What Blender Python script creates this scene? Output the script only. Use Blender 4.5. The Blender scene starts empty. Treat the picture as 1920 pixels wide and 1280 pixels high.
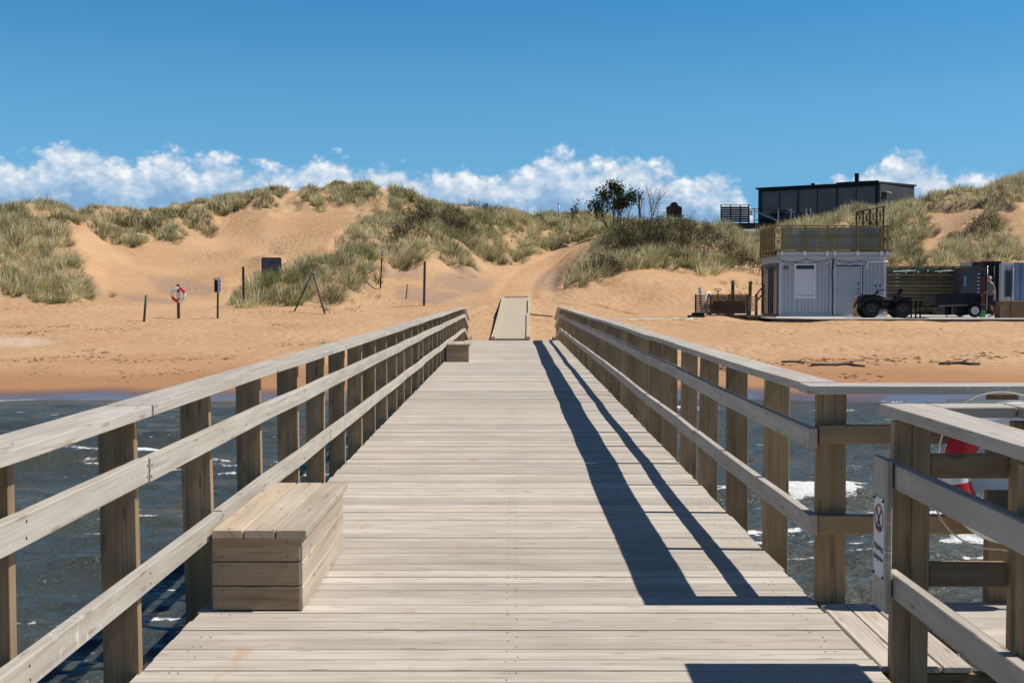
import bpy, math, random
import numpy as np
from mathutils import Vector, Matrix

random.seed(7)
RNG = np.random.default_rng(11)
R = math.radians
SC = bpy.context.scene
COL = SC.collection

# ------------------------------------------------------------------ camera
F = 2253.0                       # focal length in photo pixels (photo 1920 wide)
EYE = 2.5                        # eye above the water (water is z = 0)
TILT = math.atan(92.0 / F)
cam_d = bpy.data.cameras.new('camera')
cam_d.sensor_width = 36.0
cam_d.lens = F / 1920 * 36
cam_d.clip_start = 0.05
cam_d.clip_end = 20000
cam = bpy.data.objects.new('camera', cam_d)
cam.location = (0, 0, EYE)
cam.rotation_euler = (R(90) - TILT, 0, 0)
COL.objects.link(cam)
SC.camera = cam

def at(px, py, D):
    """photo pixel + distance along +y -> world point"""
    xc = (px - 960) / F
    yc = -(py - 640) / F
    c, s = math.cos(TILT), math.sin(TILT)
    dy = c + yc * s
    dz = -s + yc * c
    return Vector((xc / dy * D, D, EYE + dz / dy * D))

def proj(X, Y, Z):
    c, s = math.cos(TILT), math.sin(TILT)
    z = Z - EYE
    fw = Y * c - z * s
    up = Y * s + z * c
    return 960 + F * X / fw, 640 - F * up / fw

# ------------------------------------------------------------------ light and sky
SUN_EL, SUN_AZ = R(54), R(92.8)    # azimuth measured from +y towards +x
sun_d = bpy.data.lights.new('sun', 'SUN')
sun_d.energy = 5.0
sun_d.angle = R(0.53)
sun_d.color = (1.0, 0.955, 0.88)
sun = bpy.data.objects.new('sun', sun_d)
sd = Vector((math.sin(SUN_AZ) * math.cos(SUN_EL), math.cos(SUN_AZ) * math.cos(SUN_EL), math.sin(SUN_EL)))
sun.rotation_euler = sd.to_track_quat('Z', 'Y').to_euler()
sun.location = (30, 0, 40)
COL.objects.link(sun)

SC.view_settings.view_transform = 'Standard'
SC.view_settings.look = 'None'
SC.view_settings.exposure = 0.0
SC.view_settings.gamma = 1.0
SC.cycles.max_bounces = 6
SC.cycles.transparent_max_bounces = 12
SC.cycles.use_denoising = True
SC.cycles.denoising_input_passes = 'RGB_ALBEDO_NORMAL'
SC.cycles.denoising_prefilter = 'ACCURATE'

class NT:
    """small node helper"""
    def __init__(s, tree):
        s.t = tree
    def n(s, typ, **kw):
        nd = s.t.nodes.new(typ)
        for k, v in kw.items():
            setattr(nd, k, v)
        return nd
    def link(s, a, b):
        s.t.links.new(a, b)
    def put(s, sock, v):
        if isinstance(v, bpy.types.NodeSocket):
            s.t.links.new(v, sock)
        else:
            sock.default_value = v
    def m(s, op, a, b=0.0, c=0.0, clamp=False):
        nd = s.n('ShaderNodeMath', operation=op, use_clamp=clamp)
        s.put(nd.inputs[0], a); s.put(nd.inputs[1], b); s.put(nd.inputs[2], c)
        return nd.outputs[0]
    def mr(s, v, a, b, c=0.0, d=1.0, smooth=True):
        nd = s.n('ShaderNodeMapRange', interpolation_type='SMOOTHSTEP' if smooth else 'LINEAR')
        s.put(nd.inputs['Value'], v)
        nd.inputs['From Min'].default_value = a; nd.inputs['From Max'].default_value = b
        nd.inputs['To Min'].default_value = c; nd.inputs['To Max'].default_value = d
        return nd.outputs[0]
    def mix(s, f, a, b, mode='MIX'):
        nd = s.n('ShaderNodeMix', data_type='RGBA', blend_type=mode)
        s.put(nd.inputs[0], f); s.put(nd.inputs[6], a); s.put(nd.inputs[7], b)
        return nd.outputs[2]
    def xyz(s, x, y, z=0.0):
        nd = s.n('ShaderNodeCombineXYZ')
        s.put(nd.inputs[0], x); s.put(nd.inputs[1], y); s.put(nd.inputs[2], z)
        return nd.outputs[0]
    def noise(s, vec, scale, detail=4.0, rough=0.55, dist=0.0, dim='3D'):
        nd = s.n('ShaderNodeTexNoise', noise_dimensions=dim)
        s.put(nd.inputs['Vector'], vec)
        nd.inputs['Scale'].default_value = scale
        nd.inputs['Detail'].default_value = detail
        nd.inputs['Roughness'].default_value = rough
        nd.inputs['Distortion'].default_value = dist
        return nd.outputs[0]
    def voro(s, vec, scale, feature='F1', smooth=0.6, dim='2D', rnd=1.0):
        nd = s.n('ShaderNodeTexVoronoi', feature=feature, voronoi_dimensions=dim)
        s.put(nd.inputs['Vector'], vec)
        nd.inputs['Scale'].default_value = scale
        nd.inputs['Randomness'].default_value = rnd
        if feature == 'SMOOTH_F1':
            nd.inputs['Smoothness'].default_value = smooth
        return nd.outputs[0]
    def mapping(s, vec, scale=(1, 1, 1), loc=(0, 0, 0)):
        nd = s.n('ShaderNodeMapping')
        s.put(nd.inputs['Vector'], vec)
        nd.inputs['Scale'].default_value = scale
        nd.inputs['Location'].default_value = loc
        return nd.outputs[0]

def C4(r, g, b):
    return (r, g, b, 1.0)

def build_world():
    w = bpy.data.worlds.new('World')
    SC.world = w
    w.use_nodes = True
    t = w.node_tree
    t.nodes.clear()
    N = NT(t)
    out = N.n('ShaderNodeOutputWorld')
    bg = N.n('ShaderNodeBackground')
    N.link(bg.outputs[0], out.inputs[0])
    STR = 0.043
    bg.inputs[1].default_value = STR
    sky = N.n('ShaderNodeTexSky', sky_type='NISHITA')
    sky.sun_disc = False
    sky.sun_elevation = SUN_EL
    sky.sun_rotation = SUN_AZ
    sky.air_density = 1.0
    sky.dust_density = 0.4
    sky.ozone_density = 2.5
    tc = N.n('ShaderNodeTexCoord')
    sp = N.n('ShaderNodeSeparateXYZ')
    N.link(tc.outputs['Generated'], sp.inputs[0])
    x, y, z = sp.outputs
    hyp = N.m('SQRT', N.m('ADD', N.m('MULTIPLY', x, x), N.m('MULTIPLY', y, y)))
    el = N.m('DIVIDE', z, hyp)
    az = N.m('ARCTAN2', x, y)
    # clear-sky grading: deeper, more saturated blue low in the sky, as a polarised noon sky
    ramp = N.n('ShaderNodeValToRGB')
    N.put(ramp.inputs[0], N.mr(el, 0.0, 0.5, 0, 1, False))
    els = ramp.color_ramp.elements
    stops = SKY_STOPS
    els[0].position = stops[0][0]; els[0].color = C4(*stops[0][1])
    els[1].position = stops[-1][0]; els[1].color = C4(*stops[-1][1])
    for p, c in stops[1:-1]:
        e = els.new(p); e.color = C4(*c)
    base = N.mix(1.0, sky.outputs[0], ramp.outputs[0], 'MULTIPLY')
    # cumulus bank
    prof = [(-500, .10), (-200, .105), (0, .110), (60, .112), (130, .126), (200, .114), (260, .110), (320, .126), (370, .114), (405, .120),
            (470, .112), (525, .112), (570, .113), (650, .118), (700, .112), (745, .112), (790, .109), (840, .112), (890, .115), (930, .107),
            (985, .112), (1060, .125), (1110, .114), (1155, .123), (1230, .112), (1300, .112), (1355, .102), (1400, .085), (1435, .055),
            (1475, .06), (1520, .092), (1580, .097), (1640, .107), (1685, .122), (1735, .112), (1800, .1), (1880, .095), (1930, .085), (2200, .075), (2600, .11)]
    A0, A1 = -0.65, 0.65
    fc = N.n('ShaderNodeFloatCurve')
    N.put(fc.inputs['Value'], N.mr(az, A0, A1, 0, 1, False))
    cv = fc.mapping.curves[0]
    pts = [((math.atan((p - 960) / F) - A0) / (A1 - A0), e / 0.2) for p, e in prof]
    cv.points[0].location = (0.0, .5)
    cv.points[1].location = (1.0, .5)
    for a, b in pts:
        if 0.01 < a < 0.99:
            cv.points.new(a, b)
    fc.mapping.update()
    T = N.m('SUBTRACT', N.m('MULTIPLY', fc.outputs[0], 0.2), 0.004)

    def dens(da, de):
        a = N.m('ADD', az, da)
        e = N.m('ADD', el, de)
        v0 = N.xyz(a, N.m('MULTIPLY', e, 1.25), 3.7)
        nd = N.n('ShaderNodeTexNoise', noise_dimensions='3D')
        N.put(nd.inputs['Vector'], v0)
        nd.inputs['Scale'].default_value = 60
        nd.inputs['Detail'].default_value = 3
        sub = N.n('ShaderNodeVectorMath', operation='SUBTRACT')
        N.put(sub.inputs[0], nd.outputs[1]); sub.inputs[1].default_value = (.5, .5, .5)
        sc = N.n('ShaderNodeVectorMath', operation='SCALE')
        N.put(sc.inputs[0], sub.outputs[0]); sc.inputs['Scale'].default_value = 0.011
        ad = N.n('ShaderNodeVectorMath', operation='ADD')
        N.put(ad.inputs[0], v0); N.put(ad.inputs[1], sc.outputs[0])
        v = ad.outputs[0]
        p1 = N.voro(v, 32, 'F1')
        p2 = N.voro(v, 80, 'F1')
        p3 = N.voro(v, 190, 'F1')
        f = N.noise(v, 50, 6, 0.58)
        puff = N.m('ADD', N.m('MULTIPLY', p1, -1.0), N.m('MULTIPLY', p2, -0.62))
        puff = N.m('ADD', puff, N.m('MULTIPLY', p3, -0.35))
        puff = N.m('ADD', puff, N.m('MULTIPLY', N.m('SUBTRACT', f, 0.5), 0.8))
        env = N.m('MULTIPLY', N.m('SUBTRACT', T, e), 60.0)
        env = N.m('MINIMUM', env, 1.9)
        return N.m('ADD', N.m('ADD', env, puff), 0.72), f, v0
    d0, f0, v0 = dens(0.0, 0.0)
    d1, _, _ = dens(0.0045, 0.0075)
    alpha = N.mr(d0, -0.06, 0.85)
    # thin veils and gaps towards the flat base
    lowfade = N.mr(N.m('ADD', el, N.m('MULTIPLY', N.m('SUBTRACT', N.noise(v0, 26, 5, .6), .5), 0.07)), 0.018, 0.062)
    alpha = N.m('MULTIPLY', alpha, N.m('ADD', N.m('MULTIPLY', lowfade, 0.82), 0.18))
    lit1 = N.m('MULTIPLY', N.m('SUBTRACT', d0, d1), 0.55)
    patch = N.m('MULTIPLY', N.m('SUBTRACT', N.noise(v0, 20, 2, .5), .5), 0.9)
    hgt = N.mr(N.m('SUBTRACT', T, el), -0.004, 0.05, 0.24, -0.30, False)
    lit = N.m('ADD', N.m('ADD', lit1, patch), N.m('ADD', hgt, 0.36), clamp=True)
    cr = N.n('ShaderNodeValToRGB')
    N.put(cr.inputs[0], lit)
    ce = cr.color_ramp.elements
    ce[0].position = 0.0; ce[0].color = C4(.24, .42, .65)
    ce[1].position = 1.0; ce[1].color = C4(.90, .92, .94)
    for p, c in ((.3, (.35, .53, .73)), (.55, (.50, .63, .79)), (.82, (.70, .78, .87))):
        e = ce.new(p); e.color = C4(*c)
    cc = N.n('ShaderNodeVectorMath', operation='SCALE')
    N.put(cc.inputs[0], cr.outputs[0]); cc.inputs['Scale'].default_value = 1.0 / STR
    res = N.mix(alpha, base, cc.outputs[0])
    N.link(res, bg.inputs[0])

# grading of the Nishita sky by elevation (0 -> horizon, 1 -> about 27 degrees)
SKY_STOPS = [(0.0, (.7, 1.63, 2.67)), (0.12, (.79, 1.75, 2.73)), (0.2, (1.0, 1.95, 2.67)), (0.31, (.98, 2.08, 2.62)), (0.48, (.68, 1.96, 2.62)), (.75, (.28, .85, 1.45)), (1.0, (.36, .68, 1.08))]
build_world()

# ------------------------------------------------------------------ tags
def tag(o, label=None, cat=None, group=None, kind=None):
    if label: o['label'] = label
    if cat: o['category'] = cat
    if group: o['group'] = group
    if kind: o['kind'] = kind
    return o

def thing(name, label, cat, loc=(0, 0, 0), rotz=0.0, group=None):
    o = bpy.data.objects.new(name, None)
    o.empty_display_size = 0.3
    o.location = loc
    o.rotation_euler = (0, 0, rotz)
    COL.objects.link(o)
    return tag(o, label, cat, group)

def part_empty(name, parent):
    o = bpy.data.objects.new(name, None)
    o.empty_display_size = 0.2
    COL.objects.link(o)
    o.parent = parent
    return o

def copy_tree(o, parent=None):
    c = o.copy()
    COL.objects.link(c)
    if parent is not None:
        c.parent = parent
    for ch in list(o.children):
        copy_tree(ch, c)
    return c

# ------------------------------------------------------------------ mesh builder
class MB:
    def __init__(s):
        s.v = []; s.f = []; s.uv = []; s.tint = []; s.mi = []; s.smooth = []
    def add(s, verts, faces, uvs=None, tint=0.5, mi=0, smooth=False):
        b = len(s.v)
        s.v.extend([tuple(v) for v in verts])
        for k, f in enumerate(faces):
            s.f.append([i + b for i in f])
            s.uv.append(uvs[k] if uvs else [(0.0, 0.0)] * len(f))
            s.tint.append(tint)
            s.mi.append(mi)
            s.smooth.append(smooth)
        return s
    def box(s, c, size, rot=None, tint=None, mi=0, axis=None, org=None):
        """box; grain runs along its longest side"""
        hx, hy, hz = size[0] / 2, size[1] / 2, size[2] / 2
        if tint is None: tint = random.random()
        if axis is None: axis = max(range(3), key=lambda i: size[i])
        uo, vo = random.random() * 50, random.random() * 50
        loc = [Vector((x, y, z)) for x in (-hx, hx) for y in (-hy, hy) for z in (-hz, hz)]
        faces = [(0, 1, 3, 2), (4, 6, 7, 5), (0, 4, 5, 1), (2, 3, 7, 6), (0, 2, 6, 4), (1, 5, 7, 3)]
        other = [i for i in range(3) if i != axis]
        uvs = []
        for f in faces:
            fu = []
            for i in f:
                p = loc[i]
                fu.append((p[axis] + uo, p[other[0]] + p[other[1]] * 0.83 + vo))
            uvs.append(fu)
        M = rot if rot is not None else Matrix.Identity(3)
        cc = Vector(c)
        return s.add([M @ p + cc for p in loc], faces, uvs, tint, mi)
    def bar(s, a, b, w, h, tint=None, mi=0, up=(0, 0, 1)):
        """rectangular bar from a to b (w sideways, h along up)"""
        a = Vector(a); b = Vector(b)
        d = (b - a); L = d.length
        y = d.normalized()
        u = Vector(up)
        x = y.cross(u)
        if x.length < 1e-5: x = y.cross(Vector((0, 1, 0)))
        x.normalize()
        z = x.cross(y)
        M = Matrix((x, y, z)).transposed()
        return s.box((a + b) / 2, (w, L, h), M, tint, mi, axis=1)
    def strip(s, pts, w, h, tint=None, mi=0, side=Vector((1, 0, 0))):
        """bent plank through pts (centre line), section w (along side) x h (z)"""
        if tint is None: tint = random.random()
        uo, vo = random.random() * 50, random.random() * 50
        V = []; n = len(pts); U = []; acc = 0
        for i, p in enumerate(pts):
            p = Vector(p)
            if i: acc += (p - Vector(pts[i - 1])).length
            U.append(acc + uo)
            for (a, b) in ((-1, -1), (1, -1), (1, 1), (-1, 1)):
                V.append(p + side * (a * w / 2) + Vector((0, 0, b * h / 2)))
        faces = []; uvs = []
        dv = [0, w, w + h, 2 * w + h, 2 * w + 2 * h]
        for i in range(n - 1):
            for k in range(4):
                k2 = (k + 1) % 4
                faces.append((i * 4 + k, i * 4 + k2, (i + 1) * 4 + k2, (i + 1) * 4 + k))
                uvs.append([(U[i], vo + dv[k]), (U[i], vo + dv[k + 1]), (U[i + 1], vo + dv[k + 1]), (U[i + 1], vo + dv[k])])
        faces.append((3, 2, 1, 0)); uvs.append([(uo, vo)] * 4)
        e = (n - 1) * 4
        faces.append((e, e + 1, e + 2, e + 3)); uvs.append([(uo, vo)] * 4)
        return s.add(V, faces, uvs, tint, mi)
    def tube(s, pts, r, n=8, tint=0.5, mi=0, caps=True, smooth=True):
        if not hasattr(r, '__len__'): r = [r] * len(pts)
        P = [Vector(p) for p in pts]
        V = []; faces = []; uvs = []; acc = 0
        prev = None
        for i, p in enumerate(P):
            d = (P[min(i + 1, len(P) - 1)] - P[max(i - 1, 0)]).normalized()
            if prev is None:
                a = d.cross(Vector((0, 0, 1)))
                if a.length < 1e-3: a = d.cross(Vector((1, 0, 0)))
            else:
                a = prev - d * prev.dot(d)
            a.normalize(); prev = a
            b = d.cross(a)
            for k in range(n):
                t = 2 * math.pi * k / n
                V.append(p + (a * math.cos(t) + b * math.sin(t)) * r[i])
        for i in range(len(P) - 1):
            L = (P[i + 1] - P[i]).length
            for k in range(n):
                k2 = (k + 1) % n
                faces.append((i * n + k, i * n + k2, (i + 1) * n + k2, (i + 1) * n + k))
                uvs.append([(acc, k * .05), (acc, (k + 1) * .05), (acc + L, (k + 1) * .05), (acc + L, k * .05)])
            acc += L
        if caps:
            faces.append(tuple(range(n))[::-1]); uvs.append([(0, 0)] * n)
            e = (len(P) - 1) * n
            faces.append(tuple(e + k for k in range(n))); uvs.append([(0, 0)] * n)
        return s.add(V, faces, uvs, tint, mi, smooth)
    def lathe(s, prof, n=24, axis='Y', c=(0, 0, 0), tint=0.5, mi=0, smooth=True, a0=0.0, a1=2 * math.pi):
        """prof = [(radius, along axis)], revolved"""
        full = abs(a1 - a0 - 2 * math.pi) < 1e-6
        m = n if full else n + 1
        V = []
        for (r, h) in prof:
            for k in range(m):
                t = a0 + (a1 - a0) * k / n
                x, y = r * math.cos(t), r * math.sin(t)
                p = {'Y': (x, h, y), 'Z': (x, y, h), 'X': (h, x, y)}[axis]
                V.append(Vector(p) + Vector(c))
        faces = []
        for i in range(len(prof) - 1):
            for k in range(n):
                k2 = (k + 1) % m
                faces.append((i * m + k, i * m + k2, (i + 1) * m + k2, (i + 1) * m + k))
        return s.add(V, faces, None, tint, mi, smooth)
    def prism(s, poly, d, M=None, tint=0.5, mi=0):
        """poly in local xz, extruded along y by d"""
        n = len(poly)
        V = [Vector((x, 0, z)) for x, z in poly] + [Vector((x, d, z)) for x, z in poly]
        if M is not None: V = [M @ v for v in V]
        faces = [tuple(range(n)), tuple(range(2 * n - 1, n - 1, -1))]
        for k in range(n):
            k2 = (k + 1) % n
            faces.append((k, k + n, k2 + n, k2))
        uvs = [[(V[i].x * .7 + V[i].z, V[i].y + V[i].z * .3) for i in f] for f in faces]
        return s.add(V, faces, uvs, tint, mi)
    def build(s, name, mats, parent=None, bevel=0.0, loc=None):
        me = bpy.data.meshes.new(name)
        me.from_pydata(s.v, [], s.f)
        if not isinstance(mats, (list, tuple)): mats = [mats]
        for m in mats: me.materials.append(m)
        uv = me.uv_layers.new(name='UVMap')
        uv.data.foreach_set('uv', [c for f in s.uv for p in f for c in p])
        ta = me.attributes.new('tint', 'FLOAT', 'FACE')
        ta.data.foreach_set('value', s.tint)
        me.polygons.foreach_set('material_index', s.mi)
        me.polygons.foreach_set('use_smooth', s.smooth)
        import bmesh
        bm = bmesh.new(); bm.from_mesh(me)
        bmesh.ops.recalc_face_normals(bm, faces=bm.faces)
        bm.to_mesh(me); bm.free()
        me.update()
        o = bpy.data.objects.new(name, me)
        COL.objects.link(o)
        if parent is not None: o.parent = parent
        if loc is not None: o.location = loc
        if bevel:
            b = o.modifiers.new('edge', 'BEVEL')
            b.width = bevel; b.segments = 1; b.limit_method = 'ANGLE'; b.angle_limit = R(50)
        return o

# ------------------------------------------------------------------ materials
def new_mat(name):
    m = bpy.data.materials.new(name)
    m.use_nodes = True
    t = m.node_tree
    t.nodes.clear()
    N = NT(t)
    out = N.n('ShaderNodeOutputMaterial')
    b = N.n('ShaderNodeBsdfPrincipled')
    N.link(b.outputs[0], out.inputs[0])
    return m, N, b

def bump(N, b, h, strength=0.3, dist=0.01):
    nd = N.n('ShaderNodeBump')
    nd.inputs['Strength'].default_value = strength
    nd.inputs['Distance'].default_value = dist
    N.put(nd.inputs['Height'], h)
    N.link(nd.outputs[0], b.inputs['Normal'])

def wood(name, c0, c1, knots=(.16, .10, .06), var=0.35, rough=0.75, warm=None, grain=26.0, stain=False, marks=False):
    m, N, b = new_mat(name)
    uv = N.n('ShaderNodeUVMap')
    at_ = N.n('ShaderNodeAttribute', attribute_name='tint')
    tint = at_.outputs['Fac']
    v = N.mapping(uv.outputs[0], (1.3, grain, 1))
    g = N.noise(v, 1.0, 5, 0.65, 0.4, '2D')
    v2 = N.mapping(uv.outputs[0], (0.5, grain * 4, 1), (7, 3, 0))
    g2 = N.noise(v2, 1.0, 3, 0.6, 0.0, '2D')
    blot = N.noise(N.mapping(uv.outputs[0], (1.6, 5, 1)), 1.0, 4, .6, 0, '2D')
    f = N.m('ADD', N.m('MULTIPLY', N.mr(g, .3, .7), 0.5), N.m('ADD', N.m('MULTIPLY', N.mr(g2, .3, .7), 0.25), N.m('MULTIPLY', N.mr(blot, .3, .7), .35)), clamp=True)
    col = N.mix(f, C4(*c0), C4(*c1))
    if warm:
        col = N.mix(N.m('MULTIPLY', N.mr(N.m('FRACT', N.m('MULTIPLY', tint, 7.31)), .62, 1.0), .75), col, N.mix(f, C4(*warm), C4(*c1)))
    # knots
    kv = N.voro(N.mapping(uv.outputs[0], (1.7, 9.0, 1)), 1.0, 'F1')
    km = N.mr(kv, 0.03, 0.10, 1.0, 0.0)
    col = N.mix(N.m('MULTIPLY', km, .55), col, C4(*knots))
    if stain:
        su = N.n('ShaderNodeSeparateXYZ'); N.link(uv.outputs[0], su.inputs[0])
        gv = N.m('SINE', N.m('MULTIPLY', su.outputs[1], 2 * math.pi / .024))
        col = N.mix(N.m('MULTIPLY', N.mr(gv, .55, 1.0), N.mr(blot, .3, .7, .10, .42)), col, C4(.26, .215, .165))
        geo = N.n('ShaderNodeTexCoord').outputs['Object']
        st = N.noise(N.mapping(geo, (2.2, 1.0, 1)), 1.7, 4, .6)
        col = N.mix(N.m('MULTIPLY', N.mr(st, .62, .72), .55), col, C4(.46, .28, .13))
        gr = N.noise(N.mapping(geo, (1, .35, 1)), .8, 4, .6)
        col = N.mix(N.m('MULTIPLY', N.mr(gr, .45, .7), .30), col, C4(.36, .32, .28))
    if marks:
        mk = N.noise(N.mapping(uv.outputs[0], (13, 4.5, 1), (3, 9, 0)), 1.0, 2, .5, 1.6, '2D')
        ml = N.m('MULTIPLY', N.mr(mk, .50, .515), N.mr(mk, .515, .53, 1, 0))
        gate = N.mr(N.noise(N.mapping(uv.outputs[0], (.8, 2, 1)), 1.0, 3, .5, 0, '2D'), .5, .62)
        col = N.mix(N.m('MULTIPLY', N.m('MULTIPLY', ml, gate), .75), col, C4(.74, .71, .66))
    # end-grain cracks and weather checks along the grain
    ck = N.noise(N.mapping(uv.outputs[0], (.9, grain * 2.2, 1), (31, 5, 0)), 1.0, 2, .5, .8, '2D')
    col = N.mix(N.m('MULTIPLY', N.mr(ck, .66, .72), .40), col, C4(*knots))
    val = N.m('ADD', 1.0 - var / 2, N.m('MULTIPLY', tint, var))
    hs = N.n('ShaderNodeHueSaturation')
    N.put(hs.inputs['Color'], col); N.put(hs.inputs['Value'], val)
    N.link(hs.outputs[0], b.inputs['Base Color'])
    b.inputs['Roughness'].default_value = rough
    b.inputs['Specular IOR Level'].default_value = 0.35
    bump(N, b, N.m('ADD', g, g2), 0.35, 0.003)
    return m

def plain(name, c, rough=0.6, metal=0.0, noise=0.15, scale=6.0, spec=0.5, bumpy=0.0):
    m, N, b = new_mat(name)
    tc = N.n('ShaderNodeTexCoord')
    n = N.noise(tc.outputs['Object'], scale, 5, .6)
    k = N.mr(n, .25, .75, 1 - noise, 1 + noise, False)
    hs = N.n('ShaderNodeHueSaturation')
    hs.inputs['Color'].default_value = C4(*c)
    N.put(hs.inputs['Value'], k)
    N.link(hs.outputs[0], b.inputs['Base Color'])
    N.put(b.inputs['Roughness'], N.mr(n, .2, .8, max(0, rough - .1), min(1, rough + .1), False))
    b.inputs['Metallic'].default_value = metal
    b.inputs['Specular IOR Level'].default_value = spec
    if bumpy: bump(N, b, n, 0.4, bumpy)
    return m

def glassy(name, c, trans=0.4, rough=0.05):
    m = bpy.data.materials.new(name)
    m.use_nodes = True
    t = m.node_tree; t.nodes.clear()
    N = NT(t)
    out = N.n('ShaderNodeOutputMaterial')
    b = N.n('ShaderNodeBsdfPrincipled')
    b.inputs['Base Color'].default_value = C4(*c)
    b.inputs['Roughness'].default_value = rough
    tr = N.n('ShaderNodeBsdfTransparent')
    tr.inputs[0].default_value = (.85, .9, .9, 1)
    mx = N.n('ShaderNodeMixShader')
    mx.inputs[0].default_value = trans
    N.link(b.outputs[0], mx.inputs[1]); N.link(tr.outputs[0], mx.inputs[2])
    N.link(mx.outputs[0], out.inputs[0])
    return m

M = {}
M['deck'] = wood('deck_wood', (.61, .55, .475), (.42, .365, .30), (.20, .15, .11), 0.34, .75, warm=(.60, .48, .36), grain=26, stain=True)
M['rail'] = wood('rail_wood', (.55, .50, .44), (.37, .33, .27), (.22, .15, .10), 0.16, .75, grain=20, marks=True)
M['post'] = wood('post_wood', (.41, .29, .165), (.23, .155, .085), (.09, .06, .035), 0.35, .8, grain=16)
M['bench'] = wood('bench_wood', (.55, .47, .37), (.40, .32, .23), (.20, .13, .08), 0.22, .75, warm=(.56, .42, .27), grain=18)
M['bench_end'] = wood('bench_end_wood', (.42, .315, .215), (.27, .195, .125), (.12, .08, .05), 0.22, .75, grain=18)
M['brown_wood'] = wood('brown_wood', (.085, .058, .038), (.045, .032, .022), (.04, .03, .02), 0.45, .8, grain=16)
M['slat_wood'] = wood('slat_wood', (.20, .16, .09), (.11, .085, .045), (.05, .035, .02), 0.7, .8, grain=16)
M['old_wood'] = wood('old_wood', (.13, .10, .08), (.065, .05, .042), (.03, .02, .02), 0.4, .85, grain=16)
M['green_wood'] = wood('terrace_wood', (.34, .25, .10), (.24, .165, .06), (.12, .08, .03), 0.3, .75, grain=16)
M['mat'] = wood('walkway_board', (.56, .49, .36), (.44, .37, .26), (.3, .24, .16), 0.12, .85, grain=10)
M['black_clad'] = wood('black_cladding', (.016, .02, .026), (.008, .011, .015), (.01, .01, .01), 0.5, .6, grain=14)
M['grey_clad'] = wood('grey_cladding', (.075, .078, .082), (.032, .034, .037), (.02, .02, .02), 0.6, .7, grain=14)
M['white_paint'] = plain('white_paint', (.78, .78, .76), .5)
M['grey_panel'] = plain('grey_panel', (.41, .45, .51), .5, 0, .06, 2)
M['grey_trim'] = plain('grey_trim', (.50, .54, .60), .5, 0, .06, 2)
M['blind'] = plain('blind', (.62, .66, .72), .7, 0, .05, 2)
M['blue_frame'] = plain('blue_frame', (.05, .10, .17), .5)
M['black'] = plain('black_plastic', (.008, .009, .011), .6, 0, .15, 6, .2)
M['gloss_black'] = plain('gloss_black', (.008, .010, .015), .45, 0, .15, 6, .2)
M['tyre'] = plain('tyre_rubber', (.010, .010, .011), .85, 0, .3, 12)
M['steel'] = plain('steel', (.45, .46, .48), .35, .9)
M['dark_steel'] = plain('dark_steel', (.05, .055, .06), .45, .6)
M['red'] = plain('buoy_red', (.55, .012, .018), .5)
M['white_plastic'] = plain('white_plastic', (.80, .80, .78), .4, 0, .05)
M['rope'] = plain('rope', (.62, .56, .42), .9, 0, .2, 40)
M['green_metal'] = plain('green_pole', (.035, .06, .035), .5)
M['rust_red'] = plain('rust_red', (.10, .022, .015), .7)
M['orange'] = plain('orange_paint', (.55, .13, .02), .6)
M['sign_grey'] = plain('sign_grey', (.13, .14, .17), .6)
M['ink'] = plain('ink', (.012, .012, .015), .7)
M['sign_red'] = plain('sign_red', (.42, .06, .06), .6)
M['sign_white'] = plain('sign_white', (.72, .73, .75), .5, 0, .05)
M['green_plastic'] = plain('green_plastic', (.015, .42, .13), .5)
M['green_beam'] = plain('green_beam', (.06, .14, .11), .6)
M['dark_panel'] = plain('dark_panel', (.06, .07, .085), .5)
M['pale_blue'] = plain('pale_blue', (.12, .20, .32), .5, 0, .1, 2)
M['cont_white'] = plain('container_white', (.42, .45, .48), .5, 0, .1, 2)
M['card'] = plain('cardboard', (.20, .125, .07), .85, 0, .12, 4)
M['ply'] = plain('plywood', (.42, .25, .12), .7, 0, .15, 5)
M['concrete'] = plain('pale_boards', (.50, .46, .40), .85, 0, .12, 3)
M['glass_dark'] = plain('dark_glass', (.008, .011, .015), .06, 0, .1, 1.0, .6)
M['glass_clear'] = glassy('clear_glass', (.10, .12, .13), .55, .05)
M['glass_frost'] = glassy('dusty_glass', (.15, .165, .16), .45, .2)
def frosted(name, c, clear=.30):
    m = bpy.data.materials.new(name)
    m.use_nodes = True
    t = m.node_tree; t.nodes.clear()
    N = NT(t)
    out = N.n('ShaderNodeOutputMaterial')
    d = N.n('ShaderNodeBsdfDiffuse'); d.inputs[0].default_value = C4(*c)
    tl = N.n('ShaderNodeBsdfTranslucent'); tl.inputs[0].default_value = C4(*c)
    tr = N.n('ShaderNodeBsdfTransparent'); tr.inputs[0].default_value = (.85, .9, .85, 1)
    tc = N.n('ShaderNodeTexCoord')
    n = N.noise(tc.outputs['Object'], 1.3, 5, .6)
    a = N.n('ShaderNodeMixShader'); a.inputs[0].default_value = .6
    N.link(d.outputs[0], a.inputs[1]); N.link(tl.outputs[0], a.inputs[2])
    b = N.n('ShaderNodeMixShader'); N.put(b.inputs[0], N.mr(n, .3, .7, clear - .2, clear + .25))
    N.link(a.outputs[0], b.inputs[1]); N.link(tr.outputs[0], b.inputs[2])
    N.link(b.outputs[0], out.inputs[0])
    return m
M['glass_frost'] = frosted('dusty_plexiglass', (.42, .44, .38))
M['bulb'] = plain('bulb', (.85, .85, .8), .2)
M['bark'] = plain('bark', (.085, .065, .05), .9, 0, .3, 20)
M['skin'] = plain('skin', (.50, .27, .19), .55, 0, .08, 20)
M['shirt'] = plain('shirt', (.16, .165, .16), .9, 0, .12, 20)
M['shorts'] = plain('shorts', (.018, .028, .06), .9, 0, .12, 20)
M['hair'] = plain('hair', (.36, .34, .32), .8, 0, .2, 30)
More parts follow.
